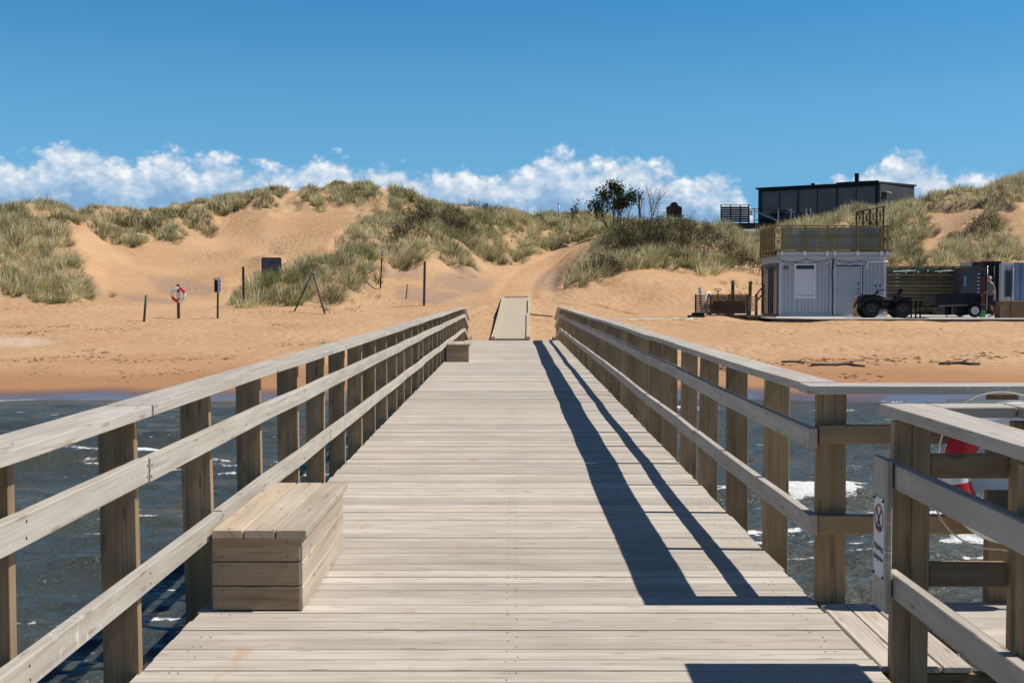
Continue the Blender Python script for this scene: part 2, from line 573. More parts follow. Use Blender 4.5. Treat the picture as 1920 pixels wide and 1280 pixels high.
M['sock'] = plain('sock_red', (.45, .05, .05), .9)
M['tin_blue'] = plain('dusk_blue', (.02, .035, .06), .5)

# ------------------------------------------------------------------ noise (numpy)
def _hash(ix, iy, seed):
    n = (ix.astype(np.int64) * 374761393 + iy.astype(np.int64) * 668265263 + seed * 974634713) & 0x7fffffff
    n = ((n ^ (n >> 13)) * 1274126177) & 0x7fffffff
    n = n ^ (n >> 16)
    return (n & 0xffff) / 65535.0

def vnoise(x, y, seed=0):
    ix = np.floor(x); iy = np.floor(y)
    fx = x - ix; fy = y - iy
    fx = fx * fx * fx * (fx * (fx * 6 - 15) + 10)
    fy = fy * fy * fy * (fy * (fy * 6 - 15) + 10)
    a = _hash(ix, iy, seed); b = _hash(ix + 1, iy, seed)
    c = _hash(ix, iy + 1, seed); d = _hash(ix + 1, iy + 1, seed)
    return (a + (b - a) * fx) * (1 - fy) + (c + (d - c) * fx) * fy - 0.5

def fbm(x, y, octaves=4, seed=0, gain=0.5):
    r = 0; a = 1.0
    for o in range(octaves):
        r = r + a * vnoise(x, y, seed + o * 17)
        x = x * 2.03 + 11.3; y = y * 2.03 + 5.7
        a *= gain
    return r

def in_poly(px, py, poly):
    inside = np.zeros(px.shape, bool)
    n = len(poly)
    for i in range(n):
        x0, y0 = poly[i]; x1, y1 = poly[(i + 1) % n]
        if y0 == y1: continue
        c = ((y0 > py) != (y1 > py)) & (px < (x1 - x0) * (py - y0) / (y1 - y0) + x0)
        inside ^= c
    return inside

def pchip(x, y, q):
    x = np.asarray(x, float); y = np.asarray(y, float)
    h = np.diff(x); d = np.diff(y) / h
    n = len(x); m = np.zeros(n)
    if n > 2:
        w1 = 2 * h[1:] + h[:-1]; w2 = h[1:] + 2 * h[:-1]
        ok = d[:-1] * d[1:] > 0
        dd0 = np.where(ok, d[:-1], 1); dd1 = np.where(ok, d[1:], 1)
        m[1:-1] = np.where(ok, (w1 + w2) / (w1 / dd0 + w2 / dd1), 0)
    m[0] = d[0]; m[-1] = d[-1]
    q = np.clip(q, x[0], x[-1])
    i = np.clip(np.searchsorted(x, q, side='right') - 1, 0, n - 2)
    t = (q - x[i]) / h[i]
    t2 = t * t; t3 = t2 * t
    return (2 * t3 - 3 * t2 + 1) * y[i] + (t3 - 2 * t2 + t) * h[i] * m[i] + (-2 * t3 + 3 * t2) * y[i + 1] + (t3 - t2) * h[i] * m[i + 1]

# ------------------------------------------------------------------ terrain: beach and dunes
BEACH = [(14, -1.1), (20, -.55), (26, -.10), (28.5, .03), (31, .19), (35, .43), (43, .80), (50, 1.22), (54, 1.45)]
FLAT = [(14, -1.1), (20, -.55), (26, -.10), (28.5, .03), (31, .19), (35, .43), (43, .83), (48.6, 1.20), (49.4, 1.28), (51, 1.26), (62, 1.30), (64.5, 1.5)]
COLS = [
 (-900, 'b', [(58, 560), (72, 470), (84, 410), (94, 380), (110, 400)]),
 (-300, 'b', [(57, 570), (70, 480), (82, 410), (92, 380), (110, 400)]),
 (0, 'b', [(57, 570), (64, 512), (75, 448), (87, 396), (100, 405)]),
 (80, 'b', [(57, 571), (64, 520), (74, 455), (84, 408), (92, 388), (110, 402)]),
 (130, 'b', [(57, 571), (62, 540), (68, 492), (74, 452), (80, 428), (90, 410), (97, 398), (120, 405)]),
 (170, 'b', [(57, 571), (62, 553), (67, 520), (72, 487), (77, 456), (83, 430), (92, 413), (100, 405), (120, 412)]),
 (210, 'b', [(57, 572), (63, 556), (68, 530), (73, 500), (77, 472), (81, 462), (86, 440), (93, 416), (100, 404), (120, 414)]),
 (260, 'b', [(57, 573), (64, 553), (70, 526), (75, 500), (77.5, 493), (80, 465), (86, 446), (92, 420), (98, 408), (120, 418)]),
 (340, 'b', [(57, 575), (64, 552), (70, 530), (76, 500), (78.5, 490), (82, 452), (87, 434), (92, 406), (97, 396), (120, 408)]),
 (425, 'b', [(57, 577), (61, 566), (64, 551), (70, 527), (78, 486), (84, 453), (90, 420), (95, 387), (99, 377), (120, 394)]),
 (460, 'b', [(57, 577), (60, 569), (62, 556), (64.5, 545), (66, 542), (68, 543), (71, 525), (78, 483), (84, 451), (90, 413), (95, 381), (99, 372), (120, 391)]),
 (500, 'b', [(56.5, 580), (59.5, 571), (61.5, 551), (64, 530), (66, 521), (68, 519), (70, 524), (72.5, 511), (78, 478), (78, 484), (84, 445), (90, 405), (95, 375), (100, 366), (120, 385)]),
 (540, 'b', [(56, 581), (59, 572), (61, 549), (63, 527), (65, 509), (67, 502), (69, 505), (72, 507), (80, 466), (88, 420), (94, 388), (99, 360), (103, 358), (125, 375)]),
 (630, 'b', [(56, 583), (59, 569), (61.5, 540), (64, 508), (66, 491), (68, 487), (70.5, 494), (73, 488), (80, 450), (88, 410), (95, 378), (101, 355), (105, 352), (125, 370)]),
 (705, 'b', [(56, 586), (60, 566), (62, 546), (64, 526), (66, 511), (69, 494), (72, 474), (78, 444), (84, 418), (92, 384), (99, 358), (104, 353), (125, 370)]),
 (780, 'b', [(56, 584), (61, 558), (64, 533), (67, 512), (70, 490), (74, 460), (80, 434), (88, 406), (96, 382), (103, 372), (125, 386)]),
 (860, 'b', [(56, 582), (63, 548), (67, 527), (71, 508), (75, 488), (82, 455), (90, 425), (100, 402), (110, 392), (130, 398)]),
 (920, 'b', [(56, 579), (63, 552), (69, 532), (75, 512), (81, 488), (88, 458), (97, 430), (107, 408), (116, 396), (135, 402)]),
 (970, 'b', [(56, 578), (63, 557), (70, 534), (77, 513), (84, 494), (92, 470), (101, 440), (111, 416), (121, 407), (140, 410)]),
 (1030, 'b', [(56, 579), (63, 557), (70, 536), (78, 514), (86, 494), (94, 476), (103, 460), (111, 437), (120, 410), (129, 404), (145, 408)]),
 (1080, 'b', [(56, 581), (61, 560), (64, 543), (67, 522), (70, 506), (75, 494), (84, 478), (95, 463), (105, 450), (113, 436), (122, 410), (130, 403), (150, 410)]),
 (1130, 'b', [(56, 584), (61, 561), (65, 536), (68, 511), (72, 488), (78, 465), (84, 452), (95, 445), (110, 435), (122, 412), (131, 406), (150, 412)]),
 (1180, 'b', [(56, 587), (60, 569), (63, 546), (66, 521), (70, 497), (76, 468), (84, 446), (92, 433), (100, 427), (130, 432)]),
 (1260, 'b', [(55, 592), (58, 576), (61, 552), (64, 532), (67, 520), (72, 490), (78, 463), (85, 444), (92, 428), (98, 423), (130, 430)]),
 (1340, 'b', [(54, 594), (58, 574), (61, 554), (65, 534), (69, 520), (74, 493), (80, 466), (87, 446), (95, 440), (101, 440), (112, 444), (130, 450)]),
 (1400, 'f', [(65, 548), (69, 530), (73, 508), (78, 482), (84, 462), (91, 458), (98, 452), (106, 451), (116, 454), (130, 460)]),
 (1430, 'f', [(66, 545), (70, 528), (74, 508), (79, 482), (85, 464), (92, 458), (99, 451), (106, 449), (118, 453), (130, 460)]),
 (1500, 'f', [(66, 535), (76, 495), (85, 456), (95, 434), (103, 423), (107, 421), (118, 430), (140, 432)]),
 (1600, 'f', [(66, 530), (76, 490), (85, 446), (95, 418), (103, 404), (107, 402), (114, 410), (140, 412)]),
 (1700, 'f', [(66, 514), (72, 486), (78, 456), (86, 426), (94, 406), (102, 391), (107, 387), (130, 396)]),
 (1760, 'f', [(66, 510), (70, 492), (74, 474), (80, 446), (86, 420), (94, 390), (100, 373), (104, 367), (130, 380)]),
 (1830, 'f', [(66, 505), (69, 484), (73, 456), (77, 434), (82, 412), (89, 386), (95, 371), (100, 364), (130, 376)]),
 (1880, 'f', [(66, 502), (70, 472), (74, 446), (79, 416), (84, 388), (90, 358), (94, 346), (100, 344), (130, 360)]),
 (1930, 'f', [(66, 500), (70, 470), (75, 436), (80, 402), (86, 368), (92, 342), (96, 334), (120, 350)]),
 (2050, 'f', [(66, 498), (72, 452), (80, 392), (88, 345), (94, 320), (98, 315), (120, 335)]),
 (2800, 'f', [(66, 490), (74, 440), (84, 390), (94, 350), (120, 360)]),
]
Dg = np.concatenate([np.arange(14, 27, 0.5), np.arange(27, 66, 0.16), np.arange(66, 128, 0.28), np.arange(128, 200, 3), [210, 240, 300, 400, 600, 1000, 2000, 5000]])
Ug = np.concatenate([np.linspace(-1.6, -.62, 24)[:-1], np.linspace(-.62, -.46, 40)[:-1], np.linspace(-.46, .46, 640), np.linspace(.46, .62, 40)[1:], np.linspace(.62, 1.6, 24)[1:]])

def build_height():
    us = []; zc = []
    for px, kind, lst in COLS:
        u = (px - 960) / F
        pts = list(BEACH if kind == 'b' else FLAT)
        for D, py in lst:
            pts.append((D, at(px, py, D).z))
        pts += [(190, pts[-1][1] * .75 + 1), (400, 4.5), (1200, 3.0), (5000, 2.0)]
        x, y = zip(*pts)
        us.append(u); zc.append(pchip(x, y, Dg))
    us = np.array(us); zc = np.array(zc)            # (cols, D)
    Z = np.empty((len(Dg), len(Ug)))
    for i in range(len(Dg)):
        Z[i] = pchip(us, zc[:, i], Ug)
    return Z

Hgt = build_height()
UU, DD = np.meshgrid(Ug, Dg)
XX, YY = UU * DD, DD

GRASS = {   # outlines of the overgrown parts as seen from the pier, photo pixels; (mean blade length, density, straw share)
 'west dune': ([(-2000, 300), (0, 370), (60, 380), (78, 372), (110, 375), (160, 405), (152, 416), (122, 427), (118, 434), (136, 452), (152, 492), (172, 527), (212, 549), (160, 564), (100, 570), (37, 564), (0, 548), (-2000, 545)], .75, 1.0, .62),
 'ridge strip': ([(150, 385), (190, 385), (275, 390), (400, 348), (420, 368), (395, 390), (330, 410), (275, 422), (172, 416), (150, 412)], .45, 1.0, .35),
 'central dune': ([(735, 357), (722, 336), (735, 330), (770, 355), (790, 368), (840, 380), (880, 388), (930, 386), (985, 396), (1000, 388), (1050, 398), (1110, 390), (1155, 400), (1142, 428), (1125, 437), (1095, 450), (1050, 465), (1025, 470), (990, 480), (972, 492), (940, 497), (900, 485), (882, 470), (857, 457), (842, 462), (862, 490), (880, 500), (890, 520), (862, 510), (842, 488), (812, 470), (800, 480), (797, 488), (765, 503), (738, 507), (735, 488), (687, 487), (620, 479), (622, 462), (635, 440), (675, 402), (705, 395), (735, 387), (724, 370)], .72, 1.0, .45),
 'tongue': ([(795, 430), (842, 435), (872, 468), (893, 506), (864, 516), (838, 494), (812, 478), (796, 484)], .8, 1.0, .5),
 'mound': ([(422, 568), (440, 545), (460, 530), (482, 515), (530, 500), (572, 483), (625, 474), (670, 474), (695, 488), (715, 505), (718, 530), (687, 547), (640, 560), (625, 572), (600, 560), (565, 572), (500, 574), (450, 578)], .72, 1.3, .30),
 'east dune': ([(1055, 541), (1065, 512), (1082, 490), (1112, 455), (1132, 434), (1150, 410), (1175, 398), (1230, 400), (1280, 394), (1335, 396), (1350, 416), (1430, 424), (1480, 408), (1520, 395), (1600, 378), (1660, 370), (1710, 366), (1732, 380), (1735, 405), (1757, 425), (1755, 437), (1732, 449), (1706, 447), (1690, 432), (1720, 455), (1745, 488), (1745, 512), (1430, 512), (1418, 490), (1400, 488), (1370, 502), (1327, 519), (1272, 509), (1225, 502), (1165, 507), (1142, 519), (1130, 537), (1100, 545), (1087, 532)], .80, 1.05, .55),
 'far east ridge': ([(1717, 362), (1750, 352), (1835, 352), (1855, 344), (1885, 330), (1920, 322), (2800, 250), (2800, 380), (1935, 380), (1905, 378), (1893, 398), (1862, 384), (1822, 393), (1785, 396), (1742, 398), (1730, 382)], .80, 1.1, .6),
 'far east slope': ([(1810, 432), (1812, 420), (1830, 407), (1857, 380), (1872, 405), (1885, 420), (1908, 460), (1920, 475), (1922, 500), (1885, 505), (1827, 505), (1750, 503), (1752, 485), (1745, 476), (1760, 450), (1772, 440)], .8, 1.1, .5),
 'beyond': ([(1925, 380), (2900, 380), (2900, 540), (1990, 520), (1940, 460)], .75, .8, .5),
}
SPARSE = [   # thin, half-buried growth on open sand
 ([(560, 572), (640, 562), (720, 535), (735, 545), (700, 575), (640, 592), (560, 585)], .30),
 ([(1345, 525), (1375, 503), (1428, 490), (1432, 545), (1370, 545)], .35),
 ([(150, 480), (190, 530), (280, 555), (300, 565), (220, 560), (150, 540)], .12),
 ([(75, 512), (112, 520), (118, 540), (80, 536)], .3),
 ([(745, 380), (780, 385), (785, 420), (745, 415)], .4),
 ([(1870, 395), (1905, 400), (1915, 440), (1890, 430)], .25),
 ([(860, 495), (905, 512), (890, 530), (840, 515)], .35),
]
BARE = [   # sand showing through inside the overgrown parts
 [(742, 383), (785, 384), (782, 398), (745, 400)], [(935, 442), (1000, 432), (998, 445), (940, 452)], [(890, 452), (928, 450), (930, 460), (905, 462)],
 [(1008, 430), (1040, 428), (1042, 438), (1012, 442)], [(1060, 415), (1095, 420), (1092, 432), (1068, 426)], [(990, 405), (1012, 403), (1010, 418), (985, 415)],
 [(76, 392), (120, 402), (112, 410), (78, 404)], [(1740, 505), (1770, 470), (1742, 440), (1760, 500)], [(1835, 460), (1842, 468), (1830, 472), (1822, 466)],
]
CLUMPS = [  # countable tussocks on the rim of the blow-out
 ([(162, 428), (175, 408), (215, 400), (255, 403), (272, 440), (270, 462), (250, 464), (205, 456)], .70, 'wide grass tussock at the left end of the blow-out rim'),
 ([(262, 408), (300, 402), (332, 404), (346, 440), (335, 457), (290, 447), (268, 425)], .70, 'dark based grass tussock hanging over the bright slip face'),
 ([(336, 408), (362, 390), (392, 398), (406, 425), (394, 445), (352, 427)], .75, 'tall pale grass tussock leaning over the blow-out rim'),
 ([(392, 392), (405, 370), (430, 362), (450, 372), (458, 398), (425, 404), (396, 402)], .8, 'straw coloured grass tussock high on the blow-out rim'),
 ([(452, 376), (465, 356), (500, 348), (533, 352), (537, 376), (518, 395), (510, 404), (494, 396), (458, 388)], .6, 'broad green topped grass hummock beside the sandy gap in the crest'),
 ([(540, 388), (562, 376), (568, 358), (592, 355), (600, 380), (608, 400), (590, 392), (560, 396), (540, 397)], .6, 'small green grass hummock right of the sandy gap in the crest'),
 ([(550, 354), (575, 335), (640, 330), (735, 330), (742, 352), (712, 352), (680, 366), (640, 374), (600, 366)], .5, 'low grass fringe on the top of the highest dune'),
 ([(605, 382), (612, 368), (650, 366), (680, 368), (690, 354), (712, 362), (712, 382), (700, 392), (680, 396), (640, 388), (610, 388)], .7, 'ragged grass tussock with dark roots just under the highest crest'),
]
px0, py0 = proj(XX, YY, Hgt)

def grass_mask(px, py):
    m = np.zeros(px.shape)
    for k, (poly, ln, de, st) in GRASS.items():
        m = np.maximum(m, in_poly(px, py, poly) * 1.0)
    for poly, ln, lab in CLUMPS:
        m = np.maximum(m, in_poly(px, py, poly) * 1.0)
    for poly in BARE:
        m = m * (1 - .92 * in_poly(px, py, poly))
    return m

def blur(a, n):
    for _ in range(n):
        a = (np.roll(a, 1, 0) + np.roll(a, -1, 0) + 2 * a) / 4
        a = (np.roll(a, 1, 1) + np.roll(a, -1, 1) + 2 * a) / 4
    return a

gm = grass_mask(px0, py0) * (DD > 55) * (DD < 140)
gms = blur(gm, 6)
mnd = blur(in_poly(px0, py0, GRASS['mound'][0]) * (DD > 57) * (DD < 71) * 1.0, 10)
clm = np.zeros(px0.shape)
for _poly, _l, _t in CLUMPS:
    clm = np.maximum(clm, in_poly(px0, py0 + 8, _poly) * 1.0)
clm = blur(clm * (DD > 70) * (DD < 112), 8)
# tussocky relief under the grass, wind relief and foot prints on the open sand
hum = fbm(XX / 2.2, YY / 2.2, 3, 3)
big = fbm(XX / 9.0, YY / 9.0, 3, 9)
dune = np.clip((DD - 56) / 8, 0, 1) * np.clip((200 - DD) / 60, 0, 1)
foot = fbm(XX / .42, YY / .55, 3, 21)
softs = np.clip((DD - 33) / 5, 0, 1) * np.clip((95 - DD) / 20, 0, 1)
Hgt = Hgt + dune * (gms * (np.maximum(hum, -.25) * 1.15 + fbm(XX / .9, YY / .9, 2, 7) * .28 - .40 + .42 * mnd) + clm * .35 + big * .45 * np.clip(gms + .3, 0, 1)) + softs * (1 - gms) * foot * .045 * np.clip(.35 + 1.3 * fbm(XX / 7, YY / 5, 2, 23), .12, 1)
Hgt = Hgt + np.clip((DD - 30) / 4, 0, 1) * np.clip((70 - DD) / 10, 0, 1) * fbm(XX / 3.0, YY / 1.6, 3, 33) * .05

# wheel ruts and the trodden track leading up through the gap
def ruts(line, half, depth, wdt):
    global Hgt
    P = [at(a, b, d) for a, b, d in line]
    dmin = np.full(XX.shape, 1e9)
    sel = (DD > 30) & (DD < 118) & (np.abs(UU) < .5)
    xs, ys = XX[sel], YY[sel]
    best = np.full(xs.shape, 1e9)
    for p, q in zip(P[:-1], P[1:]):
        ex, ey = q.x - p.x, q.y - p.y
        t = np.clip(((xs - p.x) * ex + (ys - p.y) * ey) / (ex * ex + ey * ey), 0, 1)
        best = np.minimum(best, np.hypot(xs - p.x - t * ex, ys - p.y - t * ey))
    g = np.exp(-((best - half) / wdt) ** 2) * depth - np.exp(-((best - half - wdt * 1.9) / wdt) ** 2) * depth * .5
    Hgt[sel] -= g * (.6 + .8 * (fbm(xs / 1.1, ys / 1.1, 2, 131) + .3))
ruts([(985, 560, 61), (1040, 562, 60.5), (1100, 574, 58), (1180, 588, 55), (1260, 598, 52), (1330, 604, 50)], .65, .05, .16)
ruts([(1000, 562, 61), (1070, 566, 59.5), (1140, 580, 56.5), (1230, 600, 52), (1300, 612, 49)], .65, .045, .16)
ruts([(1130, 640, 44), (1250, 652, 42), (1400, 664, 40.2), (1600, 668, 39.6), (1980, 664, 40)], .65, .04, .17)
ruts([(560, 610, 48.5), (700, 606, 49), (850, 596, 51), (950, 575, 57)], .65, .035, .17)
ruts([(965, 560, 62), (975, 530, 71), (1000, 505, 81), (1050, 480, 92), (1110, 455, 104), (1125, 440, 112)], .8, .06, .3)

# a level pad under the containers, so that nothing pokes through their deck
pad = np.clip((XX - 10.2) / 1.2, 0, 1) * np.clip((DD - 49.4) / .6, 0, 1) * np.clip((64 - DD) / 1.0, 0, 1)
Hgt = Hgt * (1 - pad) + 1.22 * pad
lip = np.exp(-((DD - 49.2) / .5) ** 2) * np.clip((XX - 11) / 1.5, 0, 1)
Hgt = Hgt + lip * (.10 * fbm(XX / 1.3, YY * 0 + 3.3, 2, 71) + .02)

def ground(X, Y):
    u = X / Y
    i = int(np.clip(np.searchsorted(Dg, Y) - 1, 0, len(Dg) - 2))
    j = int(np.clip(np.searchsorted(Ug, u) - 1, 0, len(Ug) - 2))
    a = (Y - Dg[i]) / (Dg[i + 1] - Dg[i]); b = (u - Ug[j]) / (Ug[j + 1] - Ug[j])
    return float((Hgt[i, j] * (1 - b) + Hgt[i, j + 1] * b) * (1 - a) + (Hgt[i + 1, j] * (1 - b) + Hgt[i + 1, j + 1] * b) * a)

def ground_arr(X, Y):
    u = X / Y
    i = np.clip(np.searchsorted(Dg, Y) - 1, 0, len(Dg) - 2)
    j = np.clip(np.searchsorted(Ug, u) - 1, 0, len(Ug) - 2)
    a = (Y - Dg[i]) / (Dg[i + 1] - Dg[i]); b = (u - Ug[j]) / (Ug[j + 1] - Ug[j])
    return (Hgt[i, j] * (1 - b) + Hgt[i, j + 1] * b) * (1 - a) + (Hgt[i + 1, j] * (1 - b) + Hgt[i + 1, j + 1] * b) * a

def hit(px, py, d0=29.0, d1=130.0):
    """where the photo ray through (px, py) meets the ground"""
    p = None
    D = d0
    while D < d1:
        q = at(px, py, D)
        if ground(q.x, q.y) >= q.z:
            return Vector((q.x, q.y, ground(q.x, q.y)))
        D += 0.05
    q = at(px, py, 60)
    return Vector((q.x, q.y, ground(q.x, q.y)))

def build_terrain():
    me = bpy.data.meshes.new('beach_and_dunes')
    ny, nx = Hgt.shape
    co = np.stack([XX, YY, Hgt], -1).reshape(-1, 3).astype(np.float32)
    idx = np.arange(ny * nx).reshape(ny, nx)
    q = np.stack([idx[:-1, :-1], idx[:-1, 1:], idx[1:, 1:], idx[1:, :-1]], -1).reshape(-1, 4)
    me.vertices.add(len(co)); me.vertices.foreach_set('co', co.ravel())
    me.loops.add(q.size); me.loops.foreach_set('vertex_index', q.ravel().astype(np.int32))
    me.polygons.add(len(q)); me.polygons.foreach_set('loop_start', np.arange(0, q.size, 4, dtype=np.int32))
    me.polygons.foreach_set('use_smooth', np.ones(len(q), bool))
    me.update()
    px, py = proj(XX, YY, Hgt)
    # grey-violet heavy-mineral stains, in hollows and on the trodden path
    mv = np.zeros(px.shape)
    for poly in ([(200, 552), (250, 552), (330, 562), (345, 572), (260, 566)], [(855, 505), (895, 520), (930, 530), (900, 550), (800, 540), (820, 515)],
                 [(1010, 520), (1045, 500), (1062, 500), (1058, 530), (1040, 545), (1000, 540)], [(690, 495), (760, 500), (800, 505), (790, 525), (730, 520)],
                 [(740, 535), (800, 540), (870, 552), (820, 572), (740, 560)], [(270, 515), (340, 520), (420, 540), (390, 555), (300, 550)],
                 [(860, 470), (890, 490), (910, 515), (880, 512), (850, 480)]):
        mv = np.maximum(mv, in_poly(px, py, poly) * 1.0)
    mv = blur(mv, 8)
    pal = blur(in_poly(px, py, [(-400, 630), (60, 632), (115, 641), (60, 650), (-400, 655)]) * .8, 14)
    wet = np.clip((0.17 + fbm(XX / 4, YY * 0 + 7, 3, 4) * .09 - Hgt) / .10, 0, 1)
    damp = np.clip((0.55 + fbm(XX / 5, YY / 3, 3, 14) * .2 - Hgt) / .30, 0, 1)
    for nm, arr in (('mauve', mv), ('pale', pal), ('wet', wet), ('damp', damp), ('veg', gms)):
        a = me.attributes.new(nm, 'FLOAT', 'POINT')
        a.data.foreach_set('value', arr.ravel().astype(np.float32))
    m, N, b = new_mat('sand')
    tc = N.n('ShaderNodeTexCoord')
    pos = tc.outputs['Object']
    A = lambda n_: N.n('ShaderNodeAttribute', attribute_name=n_).outputs['Fac']
    n1 = N.noise(pos, .22, 5, .6)
    n2 = N.noise(N.mapping(pos, (1, 2.2, 1)), 1.4, 6, .65)
    n3 = N.noise(pos, 9.0, 5, .7)
    col = N.mix(N.mr(n1, .35, .65), C4(.475, .285, .152), C4(.53, .335, .188))
    col = N.mix(N.m('MULTIPLY', N.mr(n2, .45, .72), .55), col, C4(.61, .385, .212))
    col = N.mix(N.m('MULTIPLY', N.mr(n3, .55, .8), .35), col, C4(.36, .20, .11))
    col = N.mix(N.m('MULTIPLY', N.mr(n3, .30, .42, 1, 0), .22), col, C4(.66, .47, .30))
    n4 = N.noise(N.mapping(pos, (.5, 3.2, 1)), 2.6, 5, .7)
    col = N.mix(N.m('MULTIPLY', N.mr(n4, .52, .72), .34), col, C4(.40, .225, .115))
    stain = N.m('MULTIPLY', A('mauve'), N.mr(n2, .25, .6))
    col = N.mix(N.m('MULTIPLY', stain, .62), col, C4(.27, .195, .165))
    col = N.mix(N.m('MULTIPLY', A('pale'), N.mr(n3, .35, .65)), col, C4(.66, .55, .44))
    col = N.mix(N.m('MULTIPLY', A('veg'), .5), col, C4(.33, .25, .15))
    col = N.mix(N.m('MULTIPLY', A('damp'), .85), col, C4(.37, .185, .09))
    col = N.mix(A('wet'), col, C4(.155, .085, .062))
    N.link(col, b.inputs['Base Color'])
    N.put(b.inputs['Roughness'], N.m('SUBTRACT', .95, N.m('MULTIPLY', A('wet'), .80)))
    N.put(b.inputs['Specular IOR Level'], N.m('ADD', .15, N.m('MULTIPLY', A('wet'), .45)))
    # foot prints: dents of two sizes, fading out where the sand is washed smooth
    v1 = N.voro(N.mapping(pos, (2.2, 1.7, .2)), 1.0, 'F1')
    dent = N.mr(v1, 0.05, .40)
    h = N.m('ADD', N.m('MULTIPLY', dent, .05), N.m('MULTIPLY', N.noise(pos, 2.6, 6, .62), .13))
    h = N.m('ADD', h, N.m('MULTIPLY', n3, .018))
    h = N.m('MULTIPLY', h, N.mr(N.noise(N.mapping(pos, (1, 1.4, 1)), .16, 3, .5), .38, .62, .35, 1.15))
    h = N.m('MULTIPLY', h, N.m('SUBTRACT', 1.0, N.m('MULTIPLY', A('damp'), .85)))
    bump(N, b, h, 0.6, 1.0)
    me.materials.append(m)
    o = bpy.data.objects.new('beach_and_dunes', me)
    COL.objects.link(o)
    tag(o, kind='structure')
    return o
build_terrain()

# ------------------------------------------------------------------ sea
def build_sea():
    xs = np.concatenate([-np.geomspace(1500, 17, 26)[:-1], np.arange(-17, 17.01, .075), np.geomspace(17, 1500, 26)[1:]])
    ys = np.concatenate([-np.geomspace(3000, 2, 30)[:-1], np.arange(-2, 5, .4), np.arange(5, 16, .045), np.arange(16, 30.6, .07)])
    X, Y = np.meshgrid(xs, ys)
    near = np.clip((Y + 2) / 6, 0, 1) * np.clip((20 - np.abs(X)) / 3, 0, 1)
    z = .075 * fbm(X / 1.9, Y / .8, 4, 51, .55) + .028 * fbm(X / .40, Y / .20, 3, 57, .6) + .09 * fbm(X / 5, Y / 2.2, 2, 61)
    shoal = np.clip((30 - Y) / 7, 0.06, 1)
    z = z + .16 * fbm(X / 9.0, Y / 1.9, 2, 66)
    z = z * shoal * near
    foam = np.zeros_like(z)
    # swell ridges running to the shore: (distance, height, left-right bend seed, foam left, foam right)
    for k, (D, hgt, fl, fr) in enumerate([(17.2, .085, .75, .3), (14.3, .13, .25, 1.0), (12.75, .17, .55, .35), (11.7, .11, .1, .95), (10.55, .16, .15, .3), (8.9, .22, .30, .2), (7.4, .18, .2, .1), (20.5, .06, .1, .25), (23.0, .05, .12, .2), (25.8, .035, .3, .55)]):
        wob = 1.0 * fbm(X / 5.5, Y * 0 + k * 3.1, 3, 80 + k)
        t = Y - (D + wob)
        amp = hgt * np.clip(.75 + 1.2 * fbm(X / 3.2, Y * 0 + k * 9.7, 2, 180 + k), .15, 1.4)
        prof = np.where(t > 0, np.exp(-(t / .32) ** 2), np.exp(-(t / .85) ** 2))
        z = z + 1.35 * amp * prof * near
        side = np.where(X < 0, fl, fr)
        crest = np.where(t > 0, np.exp(-(t / .16) ** 2), np.exp(-(t / .42) ** 2))
        fn = fbm(X / .9, Y / .5, 4, 300 + k, .6)
        foam = np.maximum(foam, np.clip(side * crest * (.70 + 2.6 * fn) - .22, 0, 1))
        # trailing lace behind a breaker
        tail = np.where(t < 0, np.exp(-(t / 1.6) ** 2), 0) * side
        foam = np.maximum(foam, np.clip(tail * (fbm(X / .55, Y / .16, 4, 400 + k, .65) * 2.4 - .22), 0, 1) * .8)
    streak = np.clip(fbm(X / 1.3, Y / .14, 4, 500, .6) * 2.4 - .80 + .25 * fbm(X / 6, Y / 4, 2, 501), 0, 1)
    foam = np.maximum(foam, streak * .7) * near
    edge = np.exp(-((Y - 28.2 - fbm(X / 3, X * 0, 3, 77) * .8) / .22) ** 2) * np.clip(.45 + 1.6 * fbm(X / 1.4, Y / .5, 3, 79), 0, 1)
    foam = np.maximum(foam, edge * .8 * near)
    me = bpy.data.meshes.new('sea')
    ny, nx = z.shape
    co = np.stack([X, Y, z], -1).reshape(-1, 3).astype(np.float32)
    idx = np.arange(ny * nx).reshape(ny, nx)
    q = np.stack([idx[:-1, :-1], idx[:-1, 1:], idx[1:, 1:], idx[1:, :-1]], -1).reshape(-1, 4)
    me.vertices.add(len(co)); me.vertices.foreach_set('co', co.ravel())
    me.loops.add(q.size); me.loops.foreach_set('vertex_index', q.ravel().astype(np.int32))
    me.polygons.add(len(q)); me.polygons.foreach_set('loop_start', np.arange(0, q.size, 4, dtype=np.int32))
    me.polygons.foreach_set('use_smooth', np.ones(len(q), bool))
    me.update()
    a = me.attributes.new('foam', 'FLOAT', 'POINT')
    a.data.foreach_set('value', foam.ravel().astype(np.float32))
    m, N, b = new_mat('sea_water')
    tc = N.n('ShaderNodeTexCoord')
    pos = tc.outputs['Object']
    fo = N.n('ShaderNodeAttribute', attribute_name='foam').outputs['Fac']
    fn = N.noise(pos, 14.0, 6, .7)
    fn2 = N.noise(N.mapping(pos, (1, 2.2, 1)), 5.0, 4, .6, 1.2)
    fmask = N.mr(N.m('ADD', N.m('MULTIPLY', fo, 1.1), N.m('ADD', N.m('MULTIPLY', N.m('SUBTRACT', fn, .5), 1.5), N.m('MULTIPLY', N.m('SUBTRACT', fn2, .5), .9))), .48, .72)
    murk = N.noise(pos, .5, 3, .5)
    col = N.mix(N.mr(murk, .3, .7), C4(.048, .060, .056), C4(.080, .084, .066))
    col = N.mix(fmask, col, C4(.78, .78, .76))
    N.link(col, b.inputs['Base Color'])
    N.put(b.inputs['Roughness'], N.m('ADD', .17, N.m('MULTIPLY', fmask, .75)))
    b.inputs['IOR'].default_value = 1.33
    b.inputs['Specular IOR Level'].default_value = .5
